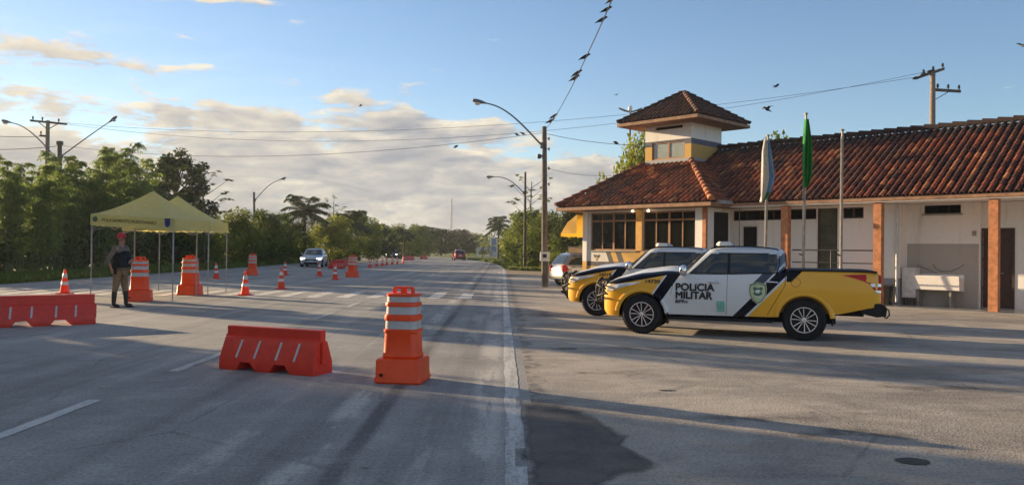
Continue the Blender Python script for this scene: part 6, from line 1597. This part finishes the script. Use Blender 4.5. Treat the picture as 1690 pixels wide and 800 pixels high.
plant('A', 1290, 234, 48, 'dark tree top showing over the ridge behind the white flag', 'tree', .8, group='trees behind the post')
plant('S', 880, 428, 60, 'low yellow green shrub on the right grass bank before the pole', 'shrub', 1.0, group='shrubs on the right bank')
plant('S', 918, 420, 52, 'low shrub right of the meter box', 'shrub', 1.0, group='shrubs on the right bank')
plant('S', 840, 424, 82, 'low shrub at the far part of the right grass bank', 'shrub', 1.1, group='shrubs on the right bank')
# trees along the verge left of the picture: they throw the long shade over the near road
k_ = 0
for (X_, Y_, hh, kk) in ((-26, -16, 9.5, 'C'), (-24, -12, 9, 'A'), (-27, -7, 9.5, 'C'), (-24, -3.5, 9, 'T'), (-26, .5, 9.5, 'C'), (-24, 4.5, 9, 'A'), (-27, 8.5, 9, 'C'), (-24, 12, 8.8, 'T'), (-26, 13.5, 10, 'C'), (-25, 16.5, 10.2, 'T'), (-24.5, 19.9, 10.0, 'A'), (-24.2, 29.0, 10.5, 'D'), (-29.5, -9, 11, 'C'), (-29.5, -5, 11, 'T'), (-29.5, -1, 11, 'C'), (-29.5, 3, 11, 'A'), (-29, 6.5, 11, 'C'), (-29.5, 10, 11, 'T'), (-29, 13.2, 11, 'C'), (-29, 16.3, 10.8, 'C')):
    k_ += 1; plant(kk, 0, 0, Y_, 'tall verge tree standing outside the left edge of the picture', 'tree', (.42 if kk == 'D' else .6) if hh >= 10 else 1.15, X_=X_, hh=hh, group='verge trees outside the left edge')
# undergrowth and far wood masses, grass
random.seed(5); lv = Leaves()
for i in range(520):
    Y_ = 33+110*rnd()**1.6; X_ = -23.6-uni(0, 3.5)+(cen(Y_) if Y_ > 55 else 0); lv.blob(Vector((X_, Y_, uni(.3, 2.4))), uni(.5, 1.0), 60, .26, .10)
for i in range(900):  # unseen leaf mass added left of frame, its height shaped to shade the road
    Y_ = uni(-16, 26.6); zm = 7.2 if Y_ < 21.8 else 6.0-(Y_-21.8)*.58
    lv.blob(Vector((-25.2-uni(0, 3.5), Y_, uni(.3, zm))), uni(.8, 1.3) if Y_ < 21.8 else .75, 52, .45, .17)
tag(lv.build('undergrowth', M['leaf_d'], None), 'tangled dark undergrowth along the foot of the left trees, plus unseen leaves added for shade', 'undergrowth', kind='stuff')
lv = Leaves()
for i in range(700):
    Y_ = 130+260*rnd(); X_ = cen(Y_)-22-uni(0, 26)+(-8 if Y_ > 200 else 0); lv.blob(Vector((X_, Y_, uni(.5, 5.2))), uni(1.2, 2.4), 26, .8, .35)
for i in range(420):
    Y_ = 95+260*rnd(); X_ = cen(Y_)+11+uni(0, 30)+(Y_-95)*.05; lv.blob(Vector((X_, Y_, uni(.5, 4.6))), uni(1.0, 2.2), 26, .7, .3)
tag(lv.build('far_wood', M['leaf'], None), 'far wood reading as one green mass on both sides of the distant road', 'wood', kind='stuff')
lv = Leaves()
for i in range(260):
    Y_ = 48+26*rnd(); X_ = uni(3.2, 14)+(Y_-60)*-.03; lv.blob(Vector((X_, Y_+6, uni(.3, 2.6))), uni(.5, 1.0), 60, .24, .10)
tag(lv.build('right_undergrowth', M['leaf'], None), 'bushes massed behind the utility poles at the right of the road', 'undergrowth', kind='stuff')
lv = Leaves(); upn = Vector((0, 0, 1))
def blade(X_, Y_, h):
    d = Vector((uni(-.5, .5), uni(-.5, .5), 1)).normalized(); lv.leaf(Vector((X_, Y_, -.02)), d, Vector((uni(-1, 1), uni(-1, 1), .1)).normalized(), h, .018+h*.05, rnd())
for i in range(36000):
    Y_ = 24+75*rnd()**1.8; e = 18.75+.35*noise.noise(Vector((Y_*.5, 0, 0))); X_ = -e-5.5*rnd()**1.3+(cen(Y_) if Y_ > 55 else 0); blade(X_, Y_, uni(.06, .22)*(1+Y_/80))
for i in range(26000):
    Y_ = 57+60*rnd()**1.2; X_ = cen(Y_)+.45+.3*noise.noise(Vector((Y_*.5, 3, 0)))+uni(0, 1)**1.5*(8 if Y_ > 58 else 4); 
    if Y_ < 58 and X_ < 1.2: continue
    blade(X_, Y_, uni(.10, .38))
tag(lv.build('grass', M['grassblade'], None), 'short sunlit grass on the verges', 'grass', kind='stuff')
# thin evening air: far trees fade a little
q = MB(); q.box(-60, 60, -20, 440, -1.2, 34); hz = q.build('haze', None, None); hz.data.materials.clear()
hm = bpy.data.materials.new('evening_haze'); hm.use_nodes = True; hn = hm.node_tree; hn.nodes.remove(hn.nodes['Principled BSDF'])
pv = hn.nodes.new('ShaderNodeVolumePrincipled'); pv.inputs['Color'].default_value = (.86, .90, .96, 1); pv.inputs['Density'].default_value = .00042; pv.inputs['Anisotropy'].default_value = .3
hn.links.new(pv.outputs[0], hn.nodes['Material Output'].inputs['Volume']); hz.data.materials.append(hm); tag(hz, 'thin warm haze of the low sun over the road', 'haze', kind='stuff')
